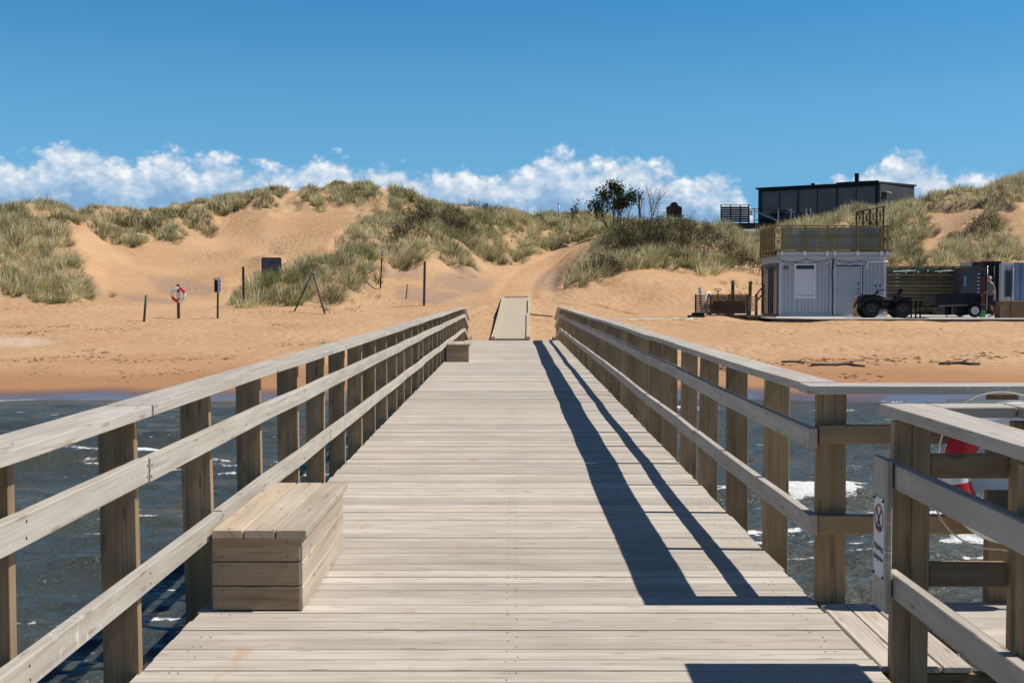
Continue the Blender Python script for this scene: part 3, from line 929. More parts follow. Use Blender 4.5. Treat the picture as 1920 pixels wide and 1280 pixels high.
    rp = N.noise(N.mapping(pos, (1, 2.0, 1)), 5.5, 5, .62)
    rp2 = N.noise(N.mapping(pos, (1, 1.8, 1)), 22.0, 3, .6)
    bump(N, b, N.m('ADD', N.m('MULTIPLY', rp, .085), N.m('ADD', N.m('MULTIPLY', rp2, .010), N.m('MULTIPLY', fmask, .03))), .9, 1.0)
    me.materials.append(m)
    o = bpy.data.objects.new('sea', me)
    COL.objects.link(o)
    tag(o, kind='structure')
build_sea()

# ------------------------------------------------------------------ marram grass
def blade_mesh(name, bx, by, bz, ln, lean, yaw, wid, col, curl=.45):
    """many bent blades as one mesh: 3 segments, tapering to a point"""
    n = len(bx)
    ca, sa = np.cos(yaw), np.sin(yaw)
    # side vector, horizontal, turned at random so blades do not all face one way
    tw = RNG.uniform(0, 2 * np.pi, n)
    sx, sy = np.cos(tw) * wid / 2, np.sin(tw) * wid / 2
    V = np.empty((n, 7, 3), np.float32)
    hs = (0.0, .38, .72, 1.0); ws = (1.0, .85, .55, 0.0)
    k = 0
    for h, w in zip(hs, ws):
        L = ln * h
        ang = lean * (1 - curl + curl * h * 1.6)
        r = L * np.sin(ang); zz = L * np.cos(ang)
        cx = bx + ca * r; cy = by + sa * r; cz = bz + zz
        if w > 0:
            V[:, k] = np.stack([cx - sx * w, cy - sy * w, cz], -1)
            V[:, k + 1] = np.stack([cx + sx * w, cy + sy * w, cz], -1)
            k += 2
        else:
            V[:, k] = np.stack([cx, cy, cz], -1)
    base = (np.arange(n) * 7)[:, None]
    quads = np.array([0, 1, 3, 2, 2, 3, 5, 4]); tri = np.array([4, 5, 6])
    loops = np.concatenate([base + quads, base + tri], 1).astype(np.int32)      # 11 loops per blade
    st = (np.arange(n) * 11)[:, None] + np.array([0, 4, 8])
    me = bpy.data.meshes.new(name)
    me.vertices.add(n * 7); me.vertices.foreach_set('co', V.ravel())
    me.loops.add(n * 11); me.loops.foreach_set('vertex_index', loops.ravel())
    me.polygons.add(n * 3); me.polygons.foreach_set('loop_start', st.ravel().astype(np.int32))
    me.update()
    c = np.ones((n, 7, 4), np.float32)
    c[:, :, :3] = col[:, None, :]
    a = me.attributes.new('hue', 'FLOAT_COLOR', 'POINT')
    a.data.foreach_set('color', c.ravel())
    me.materials.append(M['grass'])
    o = bpy.data.objects.new(name, me)
    COL.objects.link(o)
    return o

def make_grass_mat(name='grass', tl=.3):
    m = bpy.data.materials.new(name)
    m.use_nodes = True
    t = m.node_tree; t.nodes.clear()
    N = NT(t)
    out = N.n('ShaderNodeOutputMaterial')
    at_ = N.n('ShaderNodeAttribute', attribute_name='hue')
    d = N.n('ShaderNodeBsdfDiffuse'); N.link(at_.outputs['Color'], d.inputs[0])
    tr = N.n('ShaderNodeBsdfTranslucent'); N.link(at_.outputs['Color'], tr.inputs[0])
    mx = N.n('ShaderNodeMixShader'); mx.inputs[0].default_value = tl
    N.link(d.outputs[0], mx.inputs[1]); N.link(tr.outputs[0], mx.inputs[2])
    N.link(mx.outputs[0], out.inputs[0])
    return m
M['grass'] = make_grass_mat('grass', .34)

STRAW = np.array([.85, .74, .45]); PALE = np.array([.60, .55, .33]); GREEN = np.array([.27, .285, .095]); BLUEGREEN = np.array([.33, .335, .17]); ROOT = np.array([.11, .075, .045])

def tussocks(cx, cy, ln, straw, per, rad, wind=.36):
    """expand tussock centres into blades"""
    n = len(cx)
    rep = np.repeat(np.arange(n), per)
    k = len(rep)
    rr = rad[rep] * np.sqrt(RNG.uniform(0, 1, k)); th = RNG.uniform(0, 2 * np.pi, k)
    bx = cx[rep] + rr * np.cos(th); by = cy[rep] + rr * np.sin(th)
    bz = ground_arr(bx, by) - .03
    out_ = .12 + .55 * rr / rad[rep] + RNG.normal(0, .12, k)
    lx = out_ * np.cos(th) + wind + RNG.normal(0, .10, k); ly = out_ * np.sin(th) + RNG.normal(0, .1, k)
    lean = np.clip(np.hypot(lx, ly), .02, 1.25); yaw = np.arctan2(ly, lx)
    L = ln[rep] * RNG.uniform(.5, 1.25, k)
    pn = straw[rep] + RNG.normal(0, .16, k)
    r = RNG.uniform(0, 1, k)[:, None]
    hot = (pn > .5)[:, None]
    col = np.where(hot, STRAW * r + PALE * (1 - r), GREEN * r + BLUEGREEN * (1 - r))
    dead = (RNG.uniform(0, 1, k) < np.clip(.14 + .9 * fbm(bx / 2.4, by / 2.4, 2, 191), .03, .6))[:, None]
    col = np.where(dead, ROOT, col) * RNG.uniform(.8, 1.15, k)[:, None] * (.32 + .95 * RNG.uniform(0, 1, n) ** .7)[rep][:, None]
    L = np.where(dead[:, 0], L * .6, L)
    return bx, by, bz, L, lean, yaw, col

def grow(name, polys, dens, per, d0=55, d1=130, u0=-.60, u1=.60, lnscale=1.0, mask=None):
    cxs = []; cys = []; lns = []; sts = []
    n = int(dens * (u1 - u0) * (d1 ** 2 - d0 ** 2) / 2)
    D = np.sqrt(RNG.uniform(d0 ** 2, d1 ** 2, n)); u = RNG.uniform(u0, u1, n)
    X, Y = u * D, D
    Z = ground_arr(X, Y)
    px, py = proj(X, Y, Z + .03)
    keep = np.zeros(n, bool); ln = np.zeros(n); st = np.zeros(n)
    for poly, l, de, s in polys:
        px2, py2 = proj(X, Y, Z + l * .62 * lnscale)
        ins = in_poly(px, py, poly) & in_poly(px2, py2, poly) & (RNG.uniform(0, 1, n) < min(1, de))
        keep |= ins
        ln = np.where(ins, l, ln); st = np.where(ins, s, st)
    for poly in BARE:
        keep &= ~(in_poly(px, py, poly) & (RNG.uniform(0, 1, n) < .9))
    # uneven stand: gaps and thick patches
    keep &= fbm(X / 2.6, Y / 2.6, 3, 91) + RNG.uniform(-.3, .5, n) > -.36
    keep &= ~((X > 10.5) & (Y < 65))
    X, Y, ln, st = X[keep], Y[keep], ln[keep], st[keep]
    ln = ln * (.85 + .8 * fbm(X / 3.1, Y / 3.1, 2, 95)) * lnscale
    st = st + .24 + .8 * fbm(X / 4.0, Y / 4.0, 3, 97) + RNG.normal(0, .28, len(X))
    rad = RNG.uniform(.10, .34, len(X))
    b = tussocks(X, Y, ln, st, per, rad)
    bx, by, bz, L, lean, yaw, col = b
    w = np.full(len(bx), .027) * np.clip(by / 70, .8, 1.5) * RNG.uniform(.7, 1.3, len(bx))
    return blade_mesh(name, bx, by, bz, L, lean, yaw, w, col)

g = grow('dune_grass', list(GRASS.values()), 4.4, 42, lnscale=1.2)
tag(g, 'pale green and straw coloured marram grass growing all over the dunes', 'grass', kind='stuff')
g = grow('sparse_grass', [(p, .38, d, .5) for p, d in SPARSE], 2.6, 12)
tag(g, 'thin scattered grass sprouting from open sand at the dune foot', 'grass', kind='stuff')
def rim_clumps():
    for poly, ln, lab in CLUMPS:
        g = grow('grass_clump', [([(a, b - 9 if b < 400 else b) for a, b in poly], ln, 1.0, .5)], 5.0, 46, 70, 112, -.45, 0.0, 1.15)
        tag(g, lab, 'grass clump', 'grass clumps along the rim of the blow-out')
rim_clumps()

# ------------------------------------------------------------------ shrubs and trees
def leaf_mat(name, tl=.3):
    return make_grass_mat(name, tl)
M['leaf'] = leaf_mat('leaf')

def quads_mesh(name, P, size, col, mat, parent=None, flat=.0):
    n = len(P)
    a = RNG.normal(0, 1, (n, 3)); a /= np.linalg.norm(a, axis=1)[:, None]
    b = np.cross(a, RNG.normal(0, 1, (n, 3))); b /= np.linalg.norm(b, axis=1)[:, None]
    s = size[:, None]
    V = np.stack([P - a * s * .5, P + b * s * .28, P + a * s * .5, P - b * s * .28], 1).astype(np.float32)
    me = bpy.data.meshes.new(name)
    me.vertices.add(n * 4); me.vertices.foreach_set('co', V.ravel())
    me.loops.add(n * 4); me.loops.foreach_set('vertex_index', np.arange(n * 4, dtype=np.int32))
    me.polygons.add(n); me.polygons.foreach_set('loop_start', np.arange(0, n * 4, 4, dtype=np.int32))
    me.update()
    c = np.ones((n, 4, 4), np.float32); c[:, :, :3] = col[:, None, :]
    at_ = me.attributes.new('hue', 'FLOAT_COLOR', 'POINT'); at_.data.foreach_set('color', c.ravel())
    me.materials.append(mat)
    o = bpy.data.objects.new(name, me)
    COL.objects.link(o)
    if parent is not None: o.parent = parent
    return o

def branchy(mb, p, d, L, r, depth, tips, spread=.6, kids=3, up=.15, bend=.15):
    """recursive limbs; collects the tips"""
    p = Vector(p); d = Vector(d).normalized()
    pts = [p]; q = p.copy(); dd = d.copy()
    for i in range(3):
        dd = (dd + Vector((random.gauss(0, bend), random.gauss(0, bend), random.gauss(0, bend) + up * .3))).normalized()
        q = q + dd * (L / 3)
        pts.append(q.copy())
    mb.tube(pts, [r, r * .85, r * .7, r * .5], 4 if depth < 2 else 6, caps=False)
    if depth == 0:
        tips.append((pts[-1], dd)); tips.append((pts[-2], dd))
        return
    for k in range(kids):
        f = random.uniform(.45, 1.0)
        base = pts[0].lerp(pts[-1], f) if f < .98 else pts[-1]
        i = min(2, int(f * 3)); base = pts[i].lerp(pts[i + 1], f * 3 - i) if f < 1 else pts[-1]
        nd = (dd + Vector((random.gauss(0, spread), random.gauss(0, spread), random.gauss(0, spread * .6) + up))).normalized()
        branchy(mb, base, nd, L * random.uniform(.55, .8), r * .55, depth - 1, tips, spread, kids, up, bend)

def shrub(label, px, py, D, w, h, leafcol, leaves, seed, twig=(.06, .04, .03), group='shrubs on the dunes', stems=26, lsize=.07):
    random.seed(seed)
    q = hit(px, py, 55)
    gz = q.z
    root = thing('shrub', label, 'shrub', (q.x, q.y, gz), 0, group)
    mb = MB(); tips = []
    for i in range(stems):
        a = random.uniform(0, 2 * math.pi); rr = (random.random() ** .6) * w * .42
        x, y = rr * math.cos(a), rr * math.sin(a) * .7
        z0 = ground(q.x + x, q.y + y) - gz - .05
        d = (math.cos(a) * .35 * rr / (w * .4), math.sin(a) * .25, 1)
        if i: mb.tube([(0, 0, -.10), (x * .5, y * .5, min(-.1, z0 * .5 - .08)), (x, y, z0 + .02)], .016, 4, caps=False)
        branchy(mb, (x, y, z0), d, h * random.uniform(.32, .5) * (1 - .35 * (rr / (w * .45)) ** 2), .016, 2, tips, .5, 3, .2, .2)
    mt = plain('twig', twig, .9, 0, .3, 20)
    mb.build('twigs', mt, root)
    if leaves:
        T = np.array([tuple(t[0]) for t in tips])
        idx = RNG.integers(0, len(T), leaves)
        P = T[idx] + RNG.normal(0, .16, (leaves, 3)) * np.array([1.2, 1.2, 1])
        lc = np.array(leafcol)
        col = lc[RNG.integers(0, len(lc), leaves)] * RNG.uniform(.6, 1.35, leaves)[:, None]
        quads_mesh('foliage', P, RNG.uniform(.6, 1.4, leaves) * lsize, col, M['leaf'], root)
    return root

BR = [(.075, .055, .035), (.055, .05, .03), (.09, .075, .045)]
OL = [(.055, .07, .028), (.075, .085, .035), (.09, .075, .04)]
GR = [(.05, .085, .025), (.075, .11, .035), (.06, .07, .03)]
shrub('dark brown leafless looking shrub on the central dune crest', 812, 436, 84, 4.0, 3.0, BR, 4200, 1)
shrub('brown shrub spreading down the central dune beside the leafless one', 858, 442, 82, 3.2, 2.0, BR + OL, 2900, 2)
shrub('small dark shrub under the sandy bald spot of the central dune', 768, 442, 82, 2.6, 1.6, BR, 1800, 3)
shrub('low dark shrub at the skyline left of the lamp post', 905, 404, 108, 5.0, 1.3, BR + OL, 2200, 4)
shrub('tall olive shrub at the left end of the east thicket', 1178, 472, 78, 3.6, 2.7, OL + BR, 4600, 5)
shrub('reddish brown shrub in the middle of the east thicket', 1222, 474, 79, 4.0, 3.0, BR, 4600, 6)
shrub('broad olive brown shrub at the right of the thicket centre', 1282, 476, 79, 4.2, 2.8, OL + BR, 4800, 7)
shrub('low brown shrub in front of the terrace of the dark house', 1342, 474, 80, 4.0, 2.0, BR + OL, 3600, 8)
shrub('bright green low shrub under the terrace of the dark house', 1395, 448, 93, 5.0, 1.0, GR, 3000, 9)
shrub('dark shrub on the sloping left flank of the east dune', 1128, 508, 73, 2.6, 1.1, OL, 3000, 10)
shrub('dark twiggy shrub low in the grass behind the timber slat fence', 1398, 508, 72, 2.4, 1.4, BR, 1600, 12)
shrub('brown shrub on the steep dune side at the far right edge', 1846, 436, 72, 3.0, 1.2, BR, 1800, 13)

def tree(label, name, px, py, D, h, w, leaves, seed, lcol, lsize, depth=3, trunk_r=.07, group=None, dens=.12, nst=5):
    random.seed(seed)
    q = at(px, py, D); gz = ground(q.x, q.y)
    h = h + max(0, at(px, py, D).z - gz) * .6
    root = thing(name, label, 'tree', (q.x, q.y, gz), 0, group)
    mb = MB(); tips = []
    for i in range(nst):
        a = i * 6.283 / nst + random.uniform(-.3, .3)
        if i: mb.tube([(0, 0, -.2), (math.cos(a) * .25, math.sin(a) * .25, -.08)], trunk_r, 5, caps=False)
        else: mb.tube([(0, 0, -.35), (0, 0, -.15), (math.cos(a) * .25, math.sin(a) * .25, -.08)], trunk_r, 5, caps=False)
        branchy(mb, (math.cos(a) * .25, math.sin(a) * .25, -.1), (math.cos(a) * w / h * .75, math.sin(a) * .5, 1), h * .42, trunk_r, depth, tips, .55, 3, .25, .14)
    mb.build('trunk', M['bark'], root)
    if leaves:
        T = np.array([tuple(t[0]) for t in tips])
        idx = RNG.integers(0, len(T), leaves)
        P = T[idx] + RNG.normal(0, dens, (leaves, 3))
        lc = np.array(lcol)
        col = lc[RNG.integers(0, len(lc), leaves)] * RNG.uniform(.6, 1.35, leaves)[:, None]
        quads_mesh('crown', P, RNG.uniform(.7, 1.5, leaves) * lsize, col, M['leaf'], root)
    return root
tree('young tree with loose dark green leaves standing on the skyline', 'young_tree', 1154, 424, 100, 4.4, 3.6, 3800, 21, [(.03, .05, .018), (.05, .075, .025), (.04, .045, .02)], .17, 3, .04, None, .20, 8)
tree('bare branched bush beside the antenna mast', 'bare_bush', 1222, 430, 97, 4.3, 1.6, 500, 22, [(.06, .05, .05)], .06, 3, .035)
tree('tiny leafy sapling on the skyline right of the lamp post', 'sapling', 1096, 408, 124, .7, .8, 70, 23, [(.03, .05, .02)], .16, 1, .02)
tree('tiny leafy sapling on the skyline left of the lamp post', 'sapling', 1006, 408, 118, .9, 1.6, 140, 24, [(.03, .05, .02)], .17, 1, .02)
random.seed(5)

# ------------------------------------------------------------------ the pier
DZ = EYE - 1.53           # deck level
Y_END = 38.3

def build_pier():
    pier = thing('pier', 'long weathered timber pier with plank deck and twin railings running to the beach', 'pier', (0, 0, DZ))
    rnd = random.Random(3)
    # deck boards, one by one, across the pier
    mb = MB(); y = -5.0; pitch = .1465
    while y < Y_END - .05:
        jog = rnd.uniform(-.008, .008)
        w = .1385 + rnd.uniform(-.004, .0015)
        zoff = rnd.uniform(-.0022, .0012)
        cx = 0.0 + jog
        mb.box((cx, y + .07, -.014 + zoff), (3.0, w, .028), None, rnd.random(), 0, 0)
        y += pitch
    # the sloping end towards the sand
    for k in range(22):
        yy = Y_END + .06 + k * pitch
        mb.box((0, yy, -.02 - .105 * (yy - Y_END)), (3.0, .14, .028), None, rnd.random(), 0, 0)
    y = -5.0
    while y < 16:
        for x in (-1.38, -1.34, -.02, .02, 1.34, 1.38):
            mb.lathe([(.0001, .0008), (.0042, .0006), (.0046, -.001)], 6, 'Z', (x + rnd.gauss(0, .004), y + .07 + rnd.choice((-.04, .04)) + rnd.gauss(0, .004), 0.0012), .5, 1, False)
        y += pitch
    mb.build('deck', [M['deck'], M['dark_steel']], pier, .005)
    # frame and piles
    for sx in (-1, 1):
        fb = MB()
        yy = -5.0
        while yy < 41:
            fb.bar((sx * 1.46, yy, -.135), (sx * 1.46, yy + 4.79, -.135), .045, .20)
            yy += 4.8
        fb.build('edge_beam', M['post'], pier)
    yy = -3.2
    while yy < 36:
        for sx in (-1, 1):
            p = MB(); p.tube([(sx * 1.25, yy, -3.0), (sx * 1.25, yy, -.24)], .11, 14)
            p.build('pile', M['post'], pier)
        cb = MB(); cb.bar((-1.5, yy + .16, -.30), (1.5, yy + .16, -.30), .07, .18)
        cb.build('cross_beam', M['post'], pier)
        yy += 4.8
    # long railings
    def zt(y):                      # the last stretch of railing dips with the ramp
        return 0.0 if y < 37.6 else -.105 * (y - 37.6) * 1.35
    for sx, y0 in ((-1, -4.74), (1, 5.905)):
        rail = part_empty('railing', pier)
        ys = []
        yy = y0 if sx == 1 else 1.19 - 1.2 * 5
        while yy < 41.2:
            ys.append(yy); yy += 1.2
        wob = [(rnd.gauss(0, .010), rnd.gauss(0, .005)) for _ in ys]
        if sx == -1: wob = [(a * .5, b * .6) for a, b in wob]
        for i, py_ in enumerate(ys):
            p = MB()
            zz = zt(py_)
            p.box((sx * 1.573 + wob[i][0], py_, .34 + zz), (.145, .047, 1.385), Matrix.Rotation(rnd.gauss(0, .006), 3, 'Y'), rnd.random(), 0, 2)
            p.build('post', M['post'], rail, .003)
        def run(nm, x, w, h, z, stepn, over):
            i = 0; 
            while i < len(ys) - 1:
                j = min(i + stepn, len(ys) - 1)
                pts = []
                dx = rnd.gauss(0, .003); dz = rnd.gauss(0, .002)
                for k in range(i, j + 1):
                    yy = ys[k]
                    if k == i and i > 0: yy += .004
                    if k == j and j < len(ys) - 1: yy -= .004
                    if k == 0: yy -= over
                    pts.append((sx * x + wob[k][0] + dx, yy, z + wob[k][1] + dz + zt(ys[k])))
                    if k < j:
                        pts.append((sx * x + (wob[k][0] + wob[k + 1][0]) / 2 + dx, (ys[k] + ys[k + 1]) / 2, z + (wob[k][1] + wob[k + 1][1]) / 2 + dz + zt((ys[k] + ys[k + 1]) / 2)))
                m = MB(); m.strip(pts, w, h, rnd.random())
                for k in range(i, j + 1):
                    if ys[k] > 20: continue
                    yb = ys[k] + (.02 if k == i else -.02 if k == j else 0)
                    xo = sx * x + wob[k][0] + dx; zo = z + wob[k][1] + dz
                    if nm == 'rail':
                        for q_ in (-.025, .025):
                            m.lathe([(.0001, -sx * .0022), (.0062, -sx * .0016), (.0068, sx * .001)], 8, 'X', (xo - sx * w / 2, yb + rnd.gauss(0, .003), zo + q_ + rnd.gauss(0, .003)), .5, 1, False)
                    else:
                        for q_ in (-.035, .04):
                            m.lathe([(.0001, .0016), (.0055, .0012), (.006, -.001)], 8, 'Z', (xo + q_, yb, zo + h / 2), .5, 1, False)
                m.build(nm, [M['rail'], M['dark_steel']], rail, .004)
                i = j
        run('handrail', 1.525, .19, .043, 1.0585, 4, -.075 if sx == 1 else 0)
        run('rail', 1.4765, .045, .097, .815, 4, .055 if sx == 1 else 0)
        run('rail', 1.4765, .045, .097, .385, 3, .055 if sx == 1 else 0)
    # side landing on the right, between y = 4.87 and 5.87
    land = MB()
    for k in range(3):
        land.box((1.575 + k * .126, 5.365, -.015), (.120, 1.0, .028), None, rnd.random(), 0, 1)
    y = 4.87
    while y < 5.86:
        land.box((3.40, y + .07, -.014), (2.95, .139, .028), None, rnd.random(), 0, 0); y += pitch
    land.build('landing_deck', M['deck'], pier, .004)
    lb = MB()
    lb.bar((1.5, 4.895, -.135), (4.9, 4.895, -.135), .045, .2); lb.bar((1.5, 5.84, -.135), (4.9, 5.84, -.135), .045, .2)
    lb.build('landing_beam', M['post'], pier)
    # far railing of the landing
    r3 = part_empty('railing', pier)
    for x in (2.415, 3.25, 4.1, 4.8):
        p = MB(); p.box((x, 5.905, .34), (.145, .047, 1.385), None, rnd.random(), 0, 2); p.build('post', M['post'], r3, .003)
    m = MB(); m.bar((1.43, 5.885, 1.0585), (4.95, 5.885, 1.0585), .19, .043, .7); m.build('handrail', M['rail'], r3, .004)
    for z in (.838, .395):
        m = MB(); m.bar((1.503, 5.857, z), (4.9, 5.857, z), .045, .092, .45); m.build('rail', M['post'], r3, .004)
    # near railing: along the pier, across the landing, and a second run beside it
    r4 = part_empty('railing', pier)
    for (x, y) in ((1.607, 4.825), (1.607, 3.6), (1.607, 2.4), (1.607, 1.2), (1.607, 0.0)):
        p = MB(); p.box((x - .0375, y, .30), (.073, .048, 1.43), None, rnd.random(), 0, 2); p.box((x + .0375, y, .30), (.073, .048, 1.43), None, rnd.random(), 0, 2)
        p.build('post', M['post'], r4, .003)
    m = MB(); m.bar((1.585, -1.2, 1.0585), (1.585, 4.865, 1.0585), .19, .043, .6); m.build('handrail', M['rail'], r4, .004)
    for z in (.815, .385):
        m = MB(); m.bar((1.5065, -1.2, z), (1.5065, 4.80, z), .045, .097, .35); m.build('rail', M['rail'], r4, .004)
    m = MB(); m.box((1.464, 4.715, .58), (.022, .175, .60), None, .3, 0, 2); m.build('end_board', M['rail'], r4, .003)
    r5 = part_empty('railing', pier)
    m = MB(); m.bar((1.682, 4.785, 1.0585), (1.985, 4.785, 1.0585), .16, .043, .65); m.build('handrail', M['rail'], r5, .004)
    for z in (.83, .39):
        m = MB(); m.bar((1.684, 4.835, z), (2.0, 4.835, z), .045, .097, .2); m.build('rail', M['post'], r5, .004)
    r6 = part_empty('railing', pier)
    for (x, y) in ((2.075, 4.80), (2.075, 3.6), (2.075, 2.4), (2.075, 1.2)):
        p = MB(); p.box((x, y, .30), (.145, .047, 1.43), None, rnd.random(), 0, 2); p.build('post', M['post'], r6, .003)
    m = MB(); m.bar((2.085, 0, 1.0595), (2.085, 4.865, 1.0595), .19, .043, .6); m.build('handrail', M['rail'], r6, .004)
    for z in (.815, .385):
        m = MB(); m.bar((2.175, 0, z), (2.175, 4.80, z), .045, .097, .35); m.build('rail', M['rail'], r6, .004)
    return pier
build_pier()

def bench(label, y0, L, x0, x1, hgt):
    root = thing('box_bench', label, 'bench', ((x0 + x1) / 2, y0 + L / 2, DZ), 0, 'box benches along the left railing')
    w = x1 - x0
    for k in range(3):
        z = .006 + (hgt - .048) / 3 * (k + .5)
        hh = (hgt - .048) / 3 - .005
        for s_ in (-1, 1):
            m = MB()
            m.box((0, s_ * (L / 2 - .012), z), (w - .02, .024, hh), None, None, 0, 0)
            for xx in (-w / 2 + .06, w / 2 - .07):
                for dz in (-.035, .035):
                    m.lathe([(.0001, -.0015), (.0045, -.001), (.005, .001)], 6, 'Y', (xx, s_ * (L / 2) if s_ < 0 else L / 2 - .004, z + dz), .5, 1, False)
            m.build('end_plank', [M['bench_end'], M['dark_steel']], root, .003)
        m = MB()
        m.box((w / 2 - .008, 0, z), (.024, L - .004, hh), None, None, 0, 1)
        m.build('side_plank', M['bench'], root, .003)
        m = MB()
        m.box((-w / 2 + .012, 0, z), (.024, L - .05, hh), None, None, 0, 1)
        m.build('side_plank', M['bench'], root, .003)
    bw = (w + .02) / 3
    for k in range(3):
        m = MB()
        m.box((-w / 2 + .012 + bw * (k + .5), -.005, hgt - .0205), (bw - .007, L + .05, .040), None, None, 0, 1)
        m.build('seat_plank', M['bench'], root, .004)
    return root
bench('near box bench of pale planks standing by the left railing', 5.715, 1.38, -1.446, -1.008, .40)
bench('far box bench near the shore end of the pier deck', 26.4, 1.38, -1.446, -.95, .40)

# ---- lifebuoy on the landing
def lifebuoy(label, loc, R0, r0, rotz=0.0, lean=0.0, name='lifebuoy', bands=((.20, 1.22), (3.33, 4.36)), group=None):
    root = thing(name, label, 'lifebuoy', loc, rotz, group)
    def arc(a0, a1, mat, nm):
        m = MB()
        prof = []
        n = max(6, int((a1 - a0) / (2 * math.pi) * 48))
        V = []; Fc = []
        for i in range(n + 1):
            a = a0 + (a1 - a0) * i / n
            for k in range(12):
                t = 2 * math.pi * k / 12
                rr = R0 + r0 * math.cos(t)
                V.append((rr * math.cos(a), r0 * .8 * math.sin(t), rr * math.sin(a)))
        for i in range(n):
            for k in range(12):
                k2 = (k + 1) % 12
                Fc.append((i * 12 + k, i * 12 + k2, (i + 1) * 12 + k2, (i + 1) * 12 + k))
        m.add(V, Fc, None, .5, 0, True)
        return m.build(nm, mat, root)
    marks = sorted(bands)
    for a0, a1 in marks:
        arc(a0, a1, M['red'], 'red_band')
    arc(marks[0][1], marks[1][0], M['white_plastic'], 'ring')
    arc(marks[1][1], marks[0][0] + 2 * math.pi, M['white_plastic'], 'ring')
    m = MB()
    pts = []
    for i in range(65):
        a = 2 * math.pi * i / 64
        s_ = abs(math.sin(2 * a + .3))
        rr = R0 + r0 * 1.02 + .02 + s_ * R0 * .16
        pts.append((rr * math.cos(a), -.01, rr * math.sin(a)))
    m.tube(pts, R0 * .017, 6, caps=False)
    m.build('grab_rope', M['rope'], root)
    return root
lifebuoy('large red and white lifebuoy on the landing railing of the pier', (2.415, 5.755, EYE - .868), .278, .070, bands=((2.42, 3.02), (3.30, 3.85)))

def text_mesh(s, size, mat, name, parent, M4, depth=.0015, xs=1.0):
    cu = bpy.data.curves.new(name, 'FONT')
    cu.body = s; cu.size = size; cu.extrude = depth
    cu.align_x = 'CENTER'; cu.align_y = 'CENTER'
    tmp = bpy.data.objects.new(name, cu)
    COL.objects.link(tmp)
    dg = bpy.context.evaluated_depsgraph_get()
    dg.update()
    me = bpy.data.meshes.new_from_object(tmp.evaluated_get(dg))
    bpy.data.objects.remove(tmp)
    me.transform(M4 @ Matrix.Diagonal((xs, 1, 1, 1)))
    me.materials.clear(); me.materials.append(mat)
    o = bpy.data.objects.new(name, me)
    COL.objects.link(o)
    o.parent = parent
    return o
FACE_Y = Matrix.Rotation(R(90), 4, 'X')            # text standing up, read from -y
def buoy_board():
    root = thing('buoy_board', 'white board with black letters behind the lifebuoy on the landing', 'sign', (2.415, 5.868, EYE - .868))
    m = MB(); m.box((-.03, 0, .265), (.52, .012, .16)); m.build('board', M['white_plastic'], root, .002)
    m = MB(); m.box((-.01, 0, -.05), (.40, .012, .10)); m.build('lower_board', M['sign_white'], root, .002)
    text_mesh('LIVRÄDDNING', .064, M['ink'], 'lettering', root, Matrix.Translation((-.265, -.008, .262)) @ FACE_Y)
    return root
buoy_board()

def prohibition_sign():
    """hangs on the end board, facing the deck (-x)"""
    root = thing('prohibition_sign', 'white diving ban sign with a crossed red ring on the railing post', 'sign', (1.4515, 4.715, DZ + .565))
    m = MB(); m.box((0, 0, 0), (.003, .125, .315)); m.build('panel', M['sign_white'], root)
    # ring and bars in the panel plane (y,z)
    def ringm(r0, r1, mat, nm, cz):
        m = MB(); V = []; Fc = []; n = 40
        for i in range(n):
            a = 2 * math.pi * i / n
            for r in (r0, r1):
                V.append((-.0030, r * math.cos(a), cz + r * math.sin(a)))
        for i in range(n):
            j = (i + 1) % n
            Fc.append((2 * i, 2 * i + 1, 2 * j + 1, 2 * j))
        m.add(V, Fc); return m.build(nm, mat, root)
    ringm(.046, .056, M['sign_red'], 'red_ring', .075)
    m = MB()
    m.bar((-.0032, -.030, .112), (-.0032, .030, .03), .006, .002, up=(1, 0, 0)); m.bar((-.0036, .030, .112), (-.0036, -.030, .03), .006, .002, up=(1, 0, 0))
    m.bar((-.0034, -.026, .036), (-.0034, .026, .036), .008, .002, up=(1, 0, 0))
    m.build('pictogram', M['ink'], root)
    FX = Matrix.Rotation(R(-90), 4, 'Z') @ Matrix.Rotation(R(90), 4, 'X')
    text_mesh('Dykning', .032, M['sign_grey'], 'lettering', root, Matrix.Translation((-.0028, 0, -.040)) @ FX)
    text_mesh('förbjuden', .027, M['sign_grey'], 'lettering', root, Matrix.Translation((-.0028, 0, -.082)) @ FX)
    for y in (-.055, .055):
        for z in (-.15, .15):
            m = MB(); m.tube([(-.006, y, z), (0, y, z)], .006, 8); m.build('screw', M['black'], root)
    return root
prohibition_sign()

